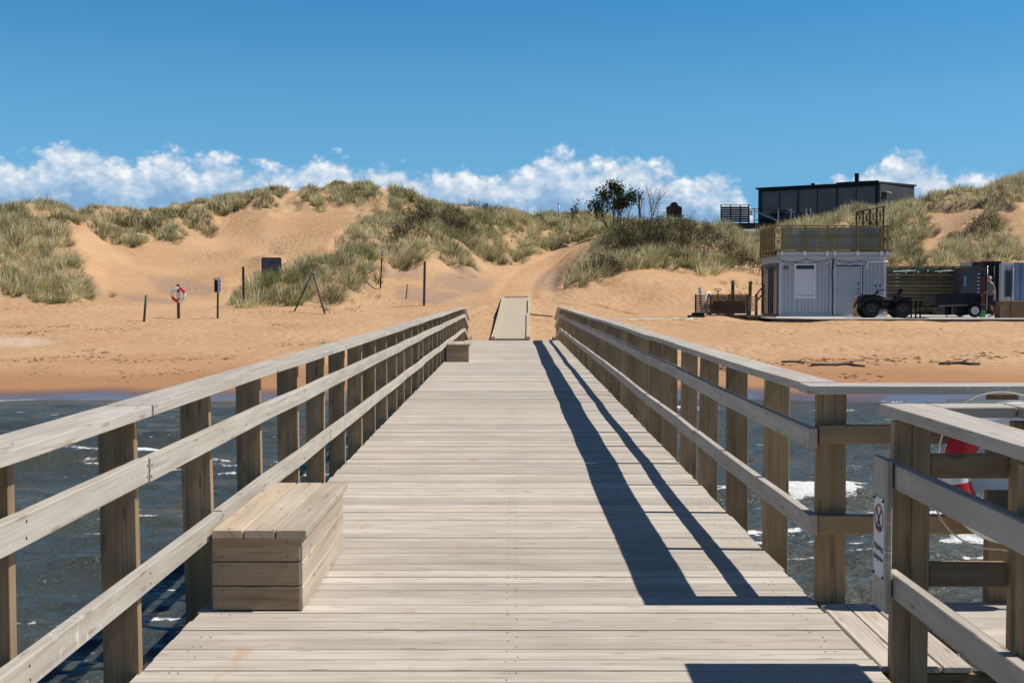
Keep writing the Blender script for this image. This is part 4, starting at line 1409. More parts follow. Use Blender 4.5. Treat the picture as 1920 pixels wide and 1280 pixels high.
# ---- plank walkway over the sand
def walkway():
    a = at(956, 646, 42.2); a.z = EYE - 1.735
    root = thing('walkway', 'narrow pale board walkway with raised edge boards over the beach sand', 'walkway', (a.x, a.y, a.z))
    n = 20; L = 18.2
    left = [(-.60, .60)]; pts = []
    for i in range(n + 1):
        f = i / n
        px = 957 + (967.5 - 957) * (1 - (1 - f) ** 1.4)
        D = 42.2 + L * f
        z = EYE - 1.735 + 1.415 * f + .02 * math.sin(f * 9)
        x = (957.0 + 10.5 * (f ** .7) - 960) / F * D
        z = max(z, ground(x, D) + .07, ground(x - .5, D) + .05, ground(x + .5, D) + .05)
        pts.append(Vector((x, D, z)) - a)
    m = MB()
    seg = 0
    for i in range(n):
        p, q = pts[i], pts[i + 1]
        for k in range(8):
            c = p.lerp(q, (k + .5) / 8)
            d = (q - p); pitch = math.atan2(d.z, d.y)
            rt = Matrix.Rotation(-math.atan2(d.x, d.y), 3, 'Z') @ Matrix.Rotation(pitch, 3, 'X')
            m.box(c, (1.08, d.length / 8 - .006, .03), rt, random.uniform(.35, .65), 0, 0)
    m.build('boards', M['mat'], root)
    for sx in (-1, 1):
        m = MB()
        cut = n - 9 if sx > 0 else n + 5
        for i in range(n):
            off = .055 if (sx > 0 and i >= 11) else 0
            p, q = pts[i] + Vector((sx * (.62 + off), 0, .03)), pts[i + 1] + Vector((sx * (.62 + off), 0, .03))
            m.bar(p, q - (q - p) * .004, .15, .10, random.random())
        m.build('edge_board', M['mat'], root)
    m = MB(); e = pts[-1]
    m.box(e + Vector((0, .75, .09)), (1.22, 1.5, .05)); m.build('end_board', M['rail'], root)
    m = MB(); p = pts[11] + Vector((.75, 0, .02)); m.bar(p, p + Vector((.9, -.6, -.08)), .05, .05, .3); m.build('loose_stake', M['old_wood'], root)
    return root
walkway()

# ------------------------------------------------------------------ things on the beach
def px_h(npx, D):          # photo pixels -> metres at distance D
    return npx * D / F

def pole(label, x0, y0, x1, y1, r, mat, name='beach_pole', cat='pole', group='poles standing in the sand', sq=False):
    p = hit(x0, y0)
    t = at(x1, y1, p.y)
    root = thing(name, label, cat, tuple(p), 0, group)
    d = t - p
    m = MB()
    if sq: m.bar(d * -.08, d, r * 2, r * 2, .5, up=(0, 1, 0))
    else: m.tube([d * -.08, d * .5, d], [r, r, r * .95], 10)
    m.build('shaft', mat, root)
    return root, p, d
pole('slim leaning pole standing alone left of the beach lifebuoy', 270, 603, 274, 553, .05, M['green_metal'])
rt, p, d = pole('brown square post that carries the beach lifebuoy', 335, 597, 334, 533, .055, M['old_wood'], sq=True)
c = at(334.5, 552.5, p.y - .12)
lb_ = lifebuoy('red and white lifebuoy hanging on the brown beach post', tuple(c), .275, .065, name='lifebuoy', bands=((.25, 1.45), (3.45, 4.75)))
m = MB(); m.box((0, .02, -.03), (.16, .10, .28)); m.build('holder', M['white_plastic'], lb_)
rt, p, d = pole('green pole carrying a small white notice box on the beach', 408, 597, 409, 522, .045, M['green_metal'], 'sign_pole')
nb = thing('notice_box', 'white notice box with a dark left half on the green beach pole', 'sign', tuple(at(408.5, 533.5, p.y - .07)))
m = MB(); m.box((.08, 0, 0), (.155, .05, .66)); m.build('white_panel', M['sign_white'], nb)
m = MB(); m.box((-.075, .02, -.02), (.15, .10, .62)); m.build('dark_case', M['black'], nb)
m = MB(); m.box((-.06, -.035, .24), (.10, .012, .10)); m.build('label_plate', M['sign_white'], nb)
for k in range(3):
    m = MB(); m.box((.08, -.030, -.2 + k * .17), (.045, .01, .09)); m.build('printed_mark', M['sign_grey'], nb)
pole('dark square post at the left end of the grass mound', 457, 576, 456, 500, .05, M['brown_wood'], sq=True)
rt, p, d = pole('thin black pole with a small white plate right of the grass mound', 713, 541, 716.5, 474, .035, M['black'], 'sign_pole')
sp = thing('pole_plate', 'small white number plate on top of the thin black pole', 'sign', tuple(at(717.5, 472, p.y - .06)))
m = MB(); m.box((0, 0, 0), (.13, .02, .22)); m.build('plate', M['sign_white'], sp)
m = MB(); m.box((0, -.015, 0), (.04, .01, .11)); m.build('printed_mark', M['ink'], sp)
ob = thing('orange_marker', 'small orange marker strapped to the thin black pole', 'marker', tuple(at(717, 483.5, p.y - .05)))
m = MB(); m.tube([(0, 0, -.08), (0, 0, .08)], [.075, .06], 10); m.build('body', M['orange'], ob)
m = MB(); m.tube([(0, 0, .08), (0, 0, .11)], [.03, .03], 8); m.build('cap', M['rust_red'], ob)
pole('short thin stake in the sand left of the tall black post', 761, 561, 764, 533, .03, M['old_wood'])
pole('tall black square post beside the pier on the sand', 795, 573, 796.5, 490, .055, M['old_wood'], sq=True)

def a_frame():
    p1 = hit(552, 584); p2 = hit(609, 589)
    top = at(585.5, 511, (p1.y + p2.y) / 2)
    root = thing('pole_tripod', 'two slim poles leaning together as an open A frame before the mound', 'frame', tuple(p1), 0)
    m = MB(); d = top - p1; m.tube([-d * .05, d], .04, 8); m.build('leg', M['green_metal'], root)
    m = MB(); d2 = p2 - p1; m.tube([d2 - (top - p2) * .05, top - p1 + Vector((0, .08, .04))], .042, 8); m.build('leg', M['old_wood'], root)
    m = MB(); e = top - p1; m.tube([e + Vector((-.06, 0, -.05)), e + Vector((.09, .05, -.05))], .05, 8); m.build('joint', M['old_wood'], root)
a_frame()

def e_sign():
    D = 66.5
    c = at(509, 499, D)
    gz = ground(c.x, c.y)
    root = thing('letter_sign', 'square grey board with letter E in dark red frame behind the mound', 'sign', (c.x, c.y, gz))
    hz = c.z - gz
    w = px_h(37, D); 
    m = MB(); m.box((0, 0, hz - .10), (w - .10, .03, w)); m.build('board', M['sign_grey'], root)
    fr = MB()
    for s_ in (-1, 1):
        fr.box((s_ * (w / 2 - .025), -.005, hz - .10), (.05, .06, w + .04))
    fr.box((0, -.005, hz - .10 + w / 2), (w - .1, .06, .06)); fr.box((0, -.005, hz - .10 - w / 2), (w - .1, .06, .06))
    fr.build('frame', M['rust_red'], root)
    text_mesh('E', .62, M['ink'], 'letter', root, Matrix.Translation((.06, -.022, hz - .02)) @ FACE_Y, .004, 1.1)
    for s_ in (-1, 1):
        m = MB(); m.bar((s_ * .38, .05, -.3), (s_ * .38, .05, hz), .07, .07, .4, up=(0, 1, 0)); m.build('support', M['old_wood'], root)
e_sign()

# distant posts and mast
def lamp_pole():
    p = at(1048, 404, 125); gz = ground(p.x, p.y); h = at(1048, 383, 125).z - gz
    r = thing('lamp_post', 'white street lamp post rising behind the dune ridge', 'lamp post', (p.x, p.y, gz))
    m = MB(); m.tube([(0, 0, -.3), (0, 0, h)], [.10, .07], 8); m.build('shaft', M['grey_trim'], r)
    m = MB(); m.tube([(0, 0, h), (0, 0, h + .10), (0, 0, h + .22)], [.07, .14, .05], 8); m.build('lamp_head', M['grey_trim'], r)
    p = at(913.5, 398, 116); gz = ground(p.x, p.y); h = at(913.5, 384, 116).z - gz
    r = thing('marker_post', 'small dark post with a knob on the skyline of the central dune', 'post', (p.x, p.y, gz))
    m = MB(); m.tube([(0, 0, -.3), (0, 0, h)], .05, 6); m.build('shaft', M['black'], r)
    m = MB(); m.box((0, 0, h), (.16, .16, .22)); m.build('cap', M['black'], r)
    D = 170; p = at(1199.5, 420, D); gz = ground(p.x, p.y); hh = at(1199.5, 357, D).z - gz
    r = thing('antenna_mast', 'grey telecom antenna mast standing behind the thicket', 'mast', (p.x, p.y, gz))
    m = MB(); m.tube([(0, 0, -.3), (0, 0, hh - .7)], [.22, .16], 10); m.build('shaft', M['dark_steel'], r)
    for dx in (-.17, .17):
        m = MB(); m.tube([(dx, 0, hh - 1.0), (dx, 0, hh)], .035, 6); m.build('whip', M['dark_steel'], r)
    for k, (z, hgt) in enumerate(((hh - 1.25, .7), (hh - 2.3, .6))):
        for a in range(3):
            t = a * 2.094 + .4
            m = MB(); m.box((.20 * math.cos(t), .20 * math.sin(t), z), (.14, .12, hgt), Matrix.Rotation(t, 3, 'Z')); m.build('antenna_panel', M['sign_grey'], r)
    D = 112; p = at(1264, 402, D); gz = ground(p.x, p.y)
    zb = at(1264, 400, D).z - gz; zt_ = at(1264, 388, D).z - gz; zp = at(1264, 379, D).z - gz
    w = px_h(14.5, D)
    r = thing('gable_sign', 'dark red brown board with a scalloped top on the ridge', 'sign', (p.x, p.y, gz))
    poly = [(-w, zb - .4), (w, zb - .4), (w, zt_), (w * .72, zt_ + .05), (w * .5, zt_ + .16), (w * .38, zp - .10), (w * .2, zp), (-w * .2, zp), (-w * .38, zp - .10), (-w * .5, zt_ + .16), (-w * .72, zt_ + .05), (-w, zt_)]
    m = MB(); m.prism(poly, .12); m.build('board', plain('dark_red_wood', (.035, .014, .012), .8), r)
    m = MB()
    for k in range(8):
        m.box((-w * .8 + k * w * .23, -.01, zb + .27), (.075, .014, .06))
    m.build('carved_line', M['rust_red'], r)
    for s_ in (-1, 1):
        m = MB(); m.bar((s_ * w * .9, .15, -.4), (s_ * w * .9, .15, zt_), .08, .08, .5, up=(0, 1, 0)); m.build('support', M['old_wood'], r)
lamp_pole()

# ------------------------------------------------------------------ the container cabin and its deck
PZ = 1.40
def slats(mb, a, b, z0, z1, n, gap, t=.022, tint=None):
    """horizontal boards between the plan points a and b"""
    a = Vector((a[0], a[1], 0)); b = Vector((b[0], b[1], 0))
    hh = (z1 - z0) / n
    for k in range(n):
        z = z0 + hh * (k + .5)
        mb.bar(a + Vector((0, 0, z)), b + Vector((0, 0, z)), t, hh - gap, random.random() if tint is None else tint)

def platform():
    root = thing('timber_platform', 'low pale timber platform lying on the sand under the container cabin', 'platform', (18, 55, PZ))
    m = MB(); y = 49.75
    while y < 62.5:
        x0 = 11.0 if y > 51.6 else 11.0 + (51.6 - y) * .9
        m.box(((x0 + 31) / 2 - 18, y - 55, -.014), (31 - x0, .138, .028), None, random.random(), 0, 0); y += .1425
    m.build('boards', M['concrete'], root)
    m = MB(); m.bar((-5.3, -5.32, -.11), (13, -5.32, -.11), .05, .17); m.build('edge_beam', M['old_wood'], root)
    m = MB(); m.bar((-6.9, -3.6, -.11), (-5.4, -5.22, -.11), .05, .17); m.build('edge_beam', M['old_wood'], root)
platform()

def corr_panel(x0, x1, z0, z1, y, pitch=.18, depth=.034):
    """corrugated sheet facing -y"""
    mb = MB(); V = []; Fc = []
    xs = []; x = x0
    while x < x1 - .01:
        xs += [(x, 0), (min(x + pitch * .55, x1), 0), (min(x + pitch * .66, x1), depth), (min(x + pitch * .89, x1), depth)]
        x += pitch
    xs.append((x1, 0))
    for (xx, d) in xs:
        V.append((xx, y + d, z0)); V.append((xx, y + d, z1))
    for i in range(len(xs) - 1):
        Fc.append((2 * i, 2 * i + 2, 2 * i + 3, 2 * i + 1))
    mb.add(V, Fc, None, .5)
    return mb

def cabin():
    X0 = (1460 - 960) / F * 55; W = 2.44; Y0 = 55.0; DP = 3.6; H = 2.72
    root = thing('container_cabin', 'two joined grey container cabins with a railed roof terrace on top', 'cabin', (X0, Y0, PZ))
    # walls
    for k in range(2):
        x0 = k * (W + .02)
        fr = MB()
        for xx in (x0 + .06, x0 + W - .06):
            fr.box((xx, .06, H / 2), (.12, .12, H))
        fr.box((x0 + W / 2, .05, .06), (W - .24, .10, .12)); fr.box((x0 + W / 2, .05, H - .11), (W - .24, .10, .22))
        fr.build('front_frame', M['grey_trim'], root)
        if k == 0:
            corr_panel(x0 + .12, x0 + .72, .12, H - .22, .05, .17).build('wall_panel', M['grey_panel'], root)
            corr_panel(x0 + 1.66, x0 + W - .12, .12, H - .22, .05, .17).build('wall_panel', M['grey_panel'], root)
            corr_panel(x0 + .72, x0 + 1.66, .12, .86, .05, .17).build('wall_panel', M['grey_panel'], root)
            m = MB(); m.box((x0 + 1.19, .07, H - .33), (.94, .03, .22)); m.build('wall_panel', M['grey_panel'], root)
        else:
            corr_panel(x0 + 1.40, x0 + W - .12, .12, H - .22, .05, .17).build('wall_panel', M['grey_panel'], root)
            m = MB(); m.box((x0 + .76, .07, H - .30), (1.28, .03, .18)); m.build('wall_panel', M['grey_panel'], root)
    # window with roller blind
    wf = MB()
    for xx in (.745, 1.635): wf.box((xx, .03, 1.62), (.06, .08, 1.56))
    wf.box((1.19, .03, .87), (.83, .08, .06)); wf.box((1.19, .03, 2.37), (.83, .08, .06))
    wn = wf.build('window', M['white_paint'], root)
    m = MB(); m.box((1.19, .055, 1.53), (.83, .02, 1.26)); m.build('blind', M['blind'], wn)
    m = MB(); m.box((1.19, .06, 2.25), (.83, .015, .18)); m.build('pane', M['glass_dark'], wn)
    # door
    m = MB(); m.box((W + .02 + .73, .045, 1.16), (1.06, .05, 2.06)); dr = m.build('door', M['grey_panel'], root, .004)
    m = MB()
    for xx in (W + .02 + .155, W + .02 + 1.305): m.box((xx, .03, 1.2), (.07, .08, 2.2))
    m.box((W + .02 + .73, .03, 2.24), (1.08, .08, .07))
    m.build('door_frame', M['grey_trim'], root)
    m = MB(); m.box((W + .02 + 1.12, -.0, 1.07), (.16, .04, .03)); m.build('handle', M['steel'], dr)
    for z in (.35, 1.25, 1.95):
        m = MB(); m.box((W + .02 + .21, .01, z), (.03, .03, .10)); m.build('hinge', M['dark_steel'], dr)
    for z in (1.25, 1.5):
        m = MB(); m.box((W + .02 + 1.17, .012, z), (.05, .02, .09)); m.build('lock', M['dark_steel'], dr)
    # left side: blue framed glazing
    side = MB()
    for yy in (.16, 1.2, 1.62, 2.05, DP - .08):
        side.box((-.03, yy, H / 2 - .1), (.07, .08, H - .3))
    side.box((-.03, DP / 2, .07), (.07, DP, .10)); side.box((-.03, DP / 2, H - .36), (.07, DP, .10))
    sf = side.build('side_glazing', M['blue_frame'], root)
    for (ya, yb) in ((.2, 1.16), (1.24, 1.58), (1.66, 2.01), (2.09, DP - .12)):
        m = MB(); m.box((-.02, (ya + yb) / 2, H / 2 - .15), (.02, yb - ya, H - .52)); m.build('pane', M['glass_clear'], sf)
    m = MB(); m.box((-.02, DP / 2, H - .15), (.06, DP, .28)); m.build('side_fascia', M['grey_panel'], root)
    m = MB(); m.box((W + .01, DP - .03, H / 2), (2 * W, .06, H - .05)); m.build('rear_wall', M['grey_panel'], root)
    m = MB(); m.box((2 * W + .005, DP / 2 + .06, H / 2), (.05, DP - .2, H - .05)); m.build('side_wall', M['grey_panel'], root)
    m = MB(); m.box((W + .01, DP / 2, H + .04), (2 * W + .10, DP + .06, .08)); m.build('roof', M['grey_panel'], root)
    m = MB(); m.box((W + .01, DP / 2 + .1, .04), (2 * W - .2, DP - .3, .06)); m.build('floor', M['dark_panel'], root)
    # lamp over the door wall, small vents and sticker
    m = MB(); m.tube([(W + 1.55, -.10, H - .22), (2 * W + .06, -.10, H - .22)], .035, 10); lp = m.build('tube_lamp', M['white_plastic'], root)
    m = MB(); m.tube([(W + 1.56, .04, H - .55), (W + 1.56, -.06, H - .35), (W + 1.62, -.10, H - .24)], .03, 8); m.build('lamp_arm', M['white_plastic'], lp)
    m = MB(); m.box((.32, .035, H - .50), (.20, .02, .17)); m.build('sticker', M['card'], root)
    m = MB(); m.tube([(W + .01, -.03, .1), (W + .01, -.03, 1.2), (W - .02, -.04, 2.0), (W + .03, -.03, H - .1)], .035, 8); m.build('down_pipe', M['dark_steel'], root)
    # roof terrace
    T0 = H + .09
    ft = MB(); ft.box((W + .01, DP / 2 - .05, T0 + .16), (2 * W + .34, DP + .3, .05)); ft.build('terrace_floor', M['old_wood'], root)
    fb = MB(); fb.box((W + .01, -.16, T0 + .06), (2 * W + .3, .05, .15)); fb.build('terrace_beam', M['grey_trim'], root)
    tr = part_empty('terrace_railing', root)
    xs = [.08, 1.10, 2.13, 2.48, 3.52, 4.60, 4.86]
    for xx in xs:
        m = MB(); m.box((xx, -.22, T0 + .62), (.085, .06, 1.36)); m.build('post', M['green_wood'], tr)
        m = MB(); m.box((xx, -.24, T0 + .06), (.11, .06, .20)); m.build('post_foot', M['white_paint'], tr)
    ys = [.35, .95, 1.55, 2.15, 2.75, 3.35]
    for yy in ys:
        m = MB(); m.box((-.16, yy, T0 + .62), (.06, .15, 1.36)); m.build('post', M['green_wood'], tr)
        m = MB(); m.box((2 * W + .18, yy, T0 + .62), (.06, .085, 1.36)); m.build('post', M['green_wood'], tr)
    for z in (T0 + 1.31, T0 + .78, T0 + .24):
        w_ = .12 if z > T0 + 1.2 else .045
        m = MB(); m.bar((-.19, -.255, z), (2 * W + .21, -.255, z), w_, .045); m.build('rail', M['green_wood'], tr)
        m = MB(); m.bar((-.20, -.22, z + .001), (-.20, 3.45, z + .001), w_, .045); m.build('rail', M['green_wood'], tr)
        m = MB(); m.bar((2 * W + .22, -.22, z + .001), (2 * W + .22, 3.45, z + .001), w_, .045); m.build('rail', M['green_wood'], tr)
    for i, (a, b) in enumerate(zip(xs[:-1], xs[1:])):
        if b - a < .3: continue
        m = MB(); m.box(((a + b) / 2, -.19, T0 + .74), (b - a - .10, .015, 1.0))
        m.build('glass_panel', M['glass_frost'], tr)
    for (a, b) in zip(ys[:-1], ys[1:]):
        m = MB(); m.box((-.13, (a + b) / 2, T0 + .74), (.012, b - a - .17, 1.0)); m.build('glass_panel', M['glass_clear'], tr)
    return X0, Y0, H, W
X0, Y0, H, W = cabin()

def terrace_goods():
    z = PZ + H + .30
    r = thing('terrace_counter', 'grey counter box standing behind the dusty glass of the terrace', 'counter', (X0 + 1.6, Y0 + 1.4, z))
    m = MB(); m.box((0, 0, .45), (.75, .6, .9)); m.build('body', M['grey_trim'], r, .01)
    m = MB(); m.box((0, -.02, .93), (.85, .7, .05)); m.build('top', M['grey_trim'], r)
    r = thing('terrace_locker', 'dark panel locker at the right end of the cabin terrace', 'locker', (X0 + 4.05, Y0 + 1.0, z))
    m = MB(); m.box((0, 0, .56), (1.0, .5, 1.12)); m.build('body', M['dark_panel'], r, .01)
    for s_ in (-.25, .25):
        m = MB(); m.box((s_, -.262, .56), (.46, .02, 1.0)); m.build('door', M['black_clad'], r)
terrace_goods()

def string_lights(label, pts, nb, sag, name='string_light'):
    r = thing(name, label, 'string light', pts[0])
    o = Vector(pts[0]); line = []
    for a, b in zip(pts[:-1], pts[1:]):
        a = Vector(a) - o; b = Vector(b) - o
        for i in range(9):
            t = i / 8
            line.append(a.lerp(b, t) - Vector((0, 0, sag * 4 * t * (1 - t))))
    m = MB(); m.tube(line, .012, 5); m.build('cable', M['black'], r)
    for k in range(nb):
        f = (k + .5) / nb * (len(line) - 1); i = int(f)
        p = line[i].lerp(line[min(i + 1, len(line) - 1)], f - i)
        m = MB(); m.tube([p, p - Vector((0, 0, .07))], .02, 6); sk = m.build('socket', M['black'], r)
        m = MB(); m.lathe([(.001, -.07), (.032, -.09), (.038, -.12), (.02, -.15), (.001, -.155)], 8, 'Z', p); m.build('bulb', M['bulb'], sk)
zc = PZ + H - .10
string_lights('string of small bulbs drooping over the window of the grey cabin', [(X0 - .1, Y0 - .13, zc), (X0 + 1.2, Y0 - .13, zc), (X0 + 2.44, Y0 - .13, zc + .05)], 5, .14)
string_lights('string of small bulbs drooping over the grey cabin door', [(X0 + 2.46, Y0 - .13, zc), (X0 + 3.9, Y0 - .14, zc - .02)], 3, .12)

def dune_screen():
    D = 62.0
    a = at(1606, 418, D); b = at(1657, 418, D); g = ground(a.x, a.y)
    r = thing('lattice_screen', 'brown wooden screen with a sloping openwork top behind the cabin terrace', 'screen', (a.x, a.y, a.z - .5))
    L = b.x - a.x; px = D / F
    def top(x): return .5 + (20 + 11 * x / L) * px
    m = MB()
    n = 9
    for k in range(n):
        z = -1.7 + k * .23
        m.bar((0, 0, z), (L, 0, z), .025, .215)
    m.build('boards', M['brown_wood'], r)
    for x in (0, L / 4, L / 2, 3 * L / 4, L):
        m = MB(); m.bar((x, .05, -2.2), (x, .05, top(x)), .07, .07, None, up=(0, 1, 0)); m.build('post', M['brown_wood'], r)
    m = MB(); m.bar((-.05, 0, top(0)), (L + .05, 0, top(L)), .07, .05); m.build('top_rail', M['brown_wood'], r)
    m = MB()
    for k in range(4):
        xa, xb = L * k / 4 + .03, L * (k + 1) / 4 - .03
        z0 = .40
        m.bar((xa, 0, z0 + .02), (xb, 0, top(xb) - .05), .02, .03); m.bar((xa, .021, top(xa) - .05), (xb, .021, z0 + .02), .02, .03)
        m.bar(((xa + xb) / 2, .045, z0), ((xa + xb) / 2, .045, top((xa + xb) / 2) - .03), .02, .03, None, up=(0, 1, 0))
        m.bar((xa, .07, (z0 + top(xa)) / 2), (xb, .07, (z0 + top(xb)) / 2), .02, .03)
    m.build('lattice', M['brown_wood'], r)
dune_screen()

# ---- slat wall and everything along the platform
def slat_wall():
    D = 60.0
    a = at(1662, 594, D).x; b = at(1812, 594, D).x
    r = thing('slat_wall', 'long brown wall of horizontal boards with a green beam along its top', 'wall', (a, D, PZ))
    L = b - a
    zt_ = at(1700, 500, D).z - PZ
    def zz(py): return at(1700, py, D).z - PZ
    m = MB(); slats(m, (0, 0), (L, 0), zz(592), zz(512), 12, .045, .028); m.build('slats', M['slat_wood'], r)
    m = MB(); slats(m, (0, .08), (L, .08), zz(592), zz(509), 6, .004, .028); m.build('backing_boards', M['old_wood'], r)
    n = 6
    for k in range(n + 1):
        m = MB(); m.bar((L * k / n, .05, 0), (L * k / n, .05, zt_), .08, .08, None, up=(0, 1, 0)); m.build('post', M['slat_wood'], r)
    m = MB(); m.bar((0, -.03, zt_), (L + .6, -.03, zt_), .14, .06); m.build('top_rail', M['slat_wood'], r)
    m = MB(); m.box((L * .42, .15, (zz(501) + zz(510)) / 2), (L * .82, .05, .20)); m.build('green_beam', M['green_beam'], r)
    for (x0, x1) in ((1675, 1716), (1752, 1795)):
        xa, xb = at(x0, 510, D).x - a, at(x1, 510, D).x - a
        m = MB(); m.tube([(xa, -.08, zz(508.5)), (xb, -.08, zz(507))], .035, 8); m.build('tube_lamp', M['white_plastic'], r)
    xa = at(1688, 0, D).x - a
    for k in range(4):
        m = MB(); m.box((xa, -.04, zz(535) + .09 * k * 2.1), (.16, .04, .05)); m.build('step_bracket', M['steel'], r)
    string_lights('string of small bulbs along the top of the board wall', [(a, D - .12, PZ + zt_ - .05), (a + L / 2, D - .12, PZ + zt_ - .08), (a + L + .5, D - .12, PZ + zt_ - .05)], 7, .10)
    return a, L
slat_wall()

def food_hut():
    D = 58.8
    def X(px): return at(px, 0, D).x
    def Z(py): return at(1800, py, D).z - PZ
    r = thing('dark_hut', 'dark grey panelled hut with an oval window beside the board wall', 'hut', (X(1811), D, PZ))
    w = X(1856) - X(1811); o = X(1811)
    m = MB(); m.box((w / 2, .5, (Z(594) + Z(504)) / 2), (w, 1.0, Z(504) - Z(594))); m.build('wall', M['dark_panel'], r, .01)
    m = MB(); m.box((w / 2, .5, Z(504) + .03), (w + .2, 1.15, .07)); m.build('roof', M['old_wood'], r)
    def pill(hw, hh, d, y):
        P = []
        for i in range(24):
            t = 2 * math.pi * i / 24
            c, s_ = math.cos(t), math.sin(t)
            P.append((hw * math.copysign(abs(c) ** .55, c), hh * math.copysign(abs(s_) ** .4, s_)))
        m = MB(); m.prism(P, d, Matrix.Translation((X(1817) - o, y, Z(527)))); return m
    wn = pill(.125, .34, .03, -.03).build('window', M['black'], r)
    pill(.095, .30, .02, -.042).build('pane', M['pale_blue'], wn)
    m = MB()
    for k in range(8):
        m.box((X(1843) - o, -.012, Z(508) - .14 - k * .18), (.11, .02, .05))
    m.build('perforated_strip', M['sign_white'], r)
    m = MB(); m.box((X(1851.5) - o, -.02, Z(548)), (.22, .05, 1.7)); m.build('dark_side_board', M['rust_red'], r)
food_hut()

def containers():
    def cont(label, x0, x1, ytop, D, mat, dep, ybot=594):
        xa, xb = at(x0, 0, D).x, at(x1, 0, D).x
        zt_ = at(x0, ytop, D).z - PZ
        r = thing('shipping_container', label, 'container', (xa, D, PZ))
        m = corr_panel(.09, xb - xa - .09, .12, zt_ - .12, .03, .22, .05); m.build('front_wall', mat, r)
        m = MB()
        for x in (.045, xb - xa - .045): m.box((x, .05, zt_ / 2), (.09, .10, zt_))
        m.box(((xb - xa) / 2, .05, .06), (xb - xa - .18, .1, .12)); m.box(((xb - xa) / 2, .05, zt_ - .06), (xb - xa - .18, .1, .12))
        m.build('frame', mat, r)
        m = MB(); m.box(((xb - xa) / 2, dep / 2 + .05, zt_ / 2), (xb - xa - .03, dep - .1, zt_ - .03)); m.build('box_body', mat, r)
        return r, xb - xa, zt_
    cont('white corrugated container end peeping over the dark hut', 1829, 1851, 490.5, 61.5, M['cont_white'], 1.6)
    r, w, zt_ = cont('black corrugated container standing behind the man', 1851.5, 1886, 489.5, 60.2, M['black_clad'], 2.5)
    for k in range(3):
        m = MB(); m.tube([(.2 + k * .33, -.04, .2), (.2 + k * .33, -.04, zt_ - .25)], .022, 6); m.build('lock_bar', M['green_metal'] if k == 1 else M['steel'], r)
    D = 57.0
    r, w, zt_ = cont('white container at the right edge with a narrow side window', 1886, 1912, 493, D, M['cont_white'], .30)
    m = MB(); m.box((w * .52, .0, zt_ - .98), (.30, .05, 1.25)); wn = m.build('window', M['dark_panel'], r)
    m = MB(); m.box((w * .52, -.03, zt_ - .98), (.22, .02, 1.15)); m.build('pane', M['glass_dark'], wn)
    m = MB(); m.tube([(w * .86, -.02, .2), (w * .86, -.02, zt_ - .2)], .025, 6); m.build('lock_bar', M['white_paint'], r)
    cont('pale blue container cut by the right picture edge', 1912.5, 1990, 492, D - .05, M['pale_blue'], .5)
containers()

def box_panels():
    D = 51.6
    for (x0, x1, lab, tw) in ((1885, 1905, 'brown folded cardboard panel left of another by the container', .05), (1905.5, 1945, 'brown cardboard panel at the right edge of the platform', -.04)):
        xa, xb = at(x0, 0, D).x, at(x1, 0, D).x
        h = px_h(31, D)
        r = thing('cardboard_box', lab, 'box', (xa, D, PZ), tw, 'brown cardboard boxes on the platform')
        w = xb - xa
        m = MB()
        m.box((w / 2, .012, h / 2), (w - .01, .018, h)); m.box((w / 2, .55, h / 2), (w - .01, .018, h)); m.box((.012, .28, h / 2), (.018, .50, h)); m.box((w - .012, .28, h / 2), (.018, .50, h))
        m.build('sides', M['card'], r)
        m = MB(); m.box((w / 2, .12, h + .01), (w - .02, .26, .012), Matrix.Rotation(.06, 3, 'X')); m.build('flap', M['card'], r)
        m = MB(); m.box((w / 2, .42, h + .02), (w - .02, .26, .012), Matrix.Rotation(-.12, 3, 'X')); m.build('flap', M['card'], r)
    D = 54.2
    r = thing('plywood_sheet', 'raw plywood sheet leaning on the cabin behind the quad bike', 'board', (at(1619, 0, D).x, D + .3, PZ))
    m = MB(); m.box((0, 0, .43), (.40, .018, .88), Matrix.Rotation(.2, 3, 'X')); m.build('sheet', M['ply'], r)
    m = MB(); m.box((0, -.24, .02), (.40, .03, .04)); m.build('batten', M['ply'], r)
    r = thing('plywood_box', 'low plywood box on the platform behind the quad bike wheels', 'box', (at(1656, 0, 56).x, 56.2, PZ))
    m = MB(); m.box((0, 0, .15), (.75, .4, .30)); m.build('body', M['ply'], r, .005)
    m = MB(); m.box((0, 0, .315), (.8, .45, .025)); m.build('lid', M['ply'], r)
    for k, (x, w_) in enumerate(((1775, .75), (1793, .8))):
        D = 58.6
        lab = ('grey low crate under the trailer drawbar', 'grey low crate under the trailer bed')[k]
        r = thing('low_crate', lab, 'crate', (at(x, 0, D).x, D, PZ), 0, 'low crates under the trailer')
        m = MB(); slats(m, (-w_ / 2, -.2), (w_ / 2, -.2), .02, .42, 3, .02); m.build('front_slats', M['grey_clad'], r)
        m = MB(); m.box((0, .1, .2), (w_ - .06, .5, .38)); m.build('body', M['old_wood'], r)
box_panels()

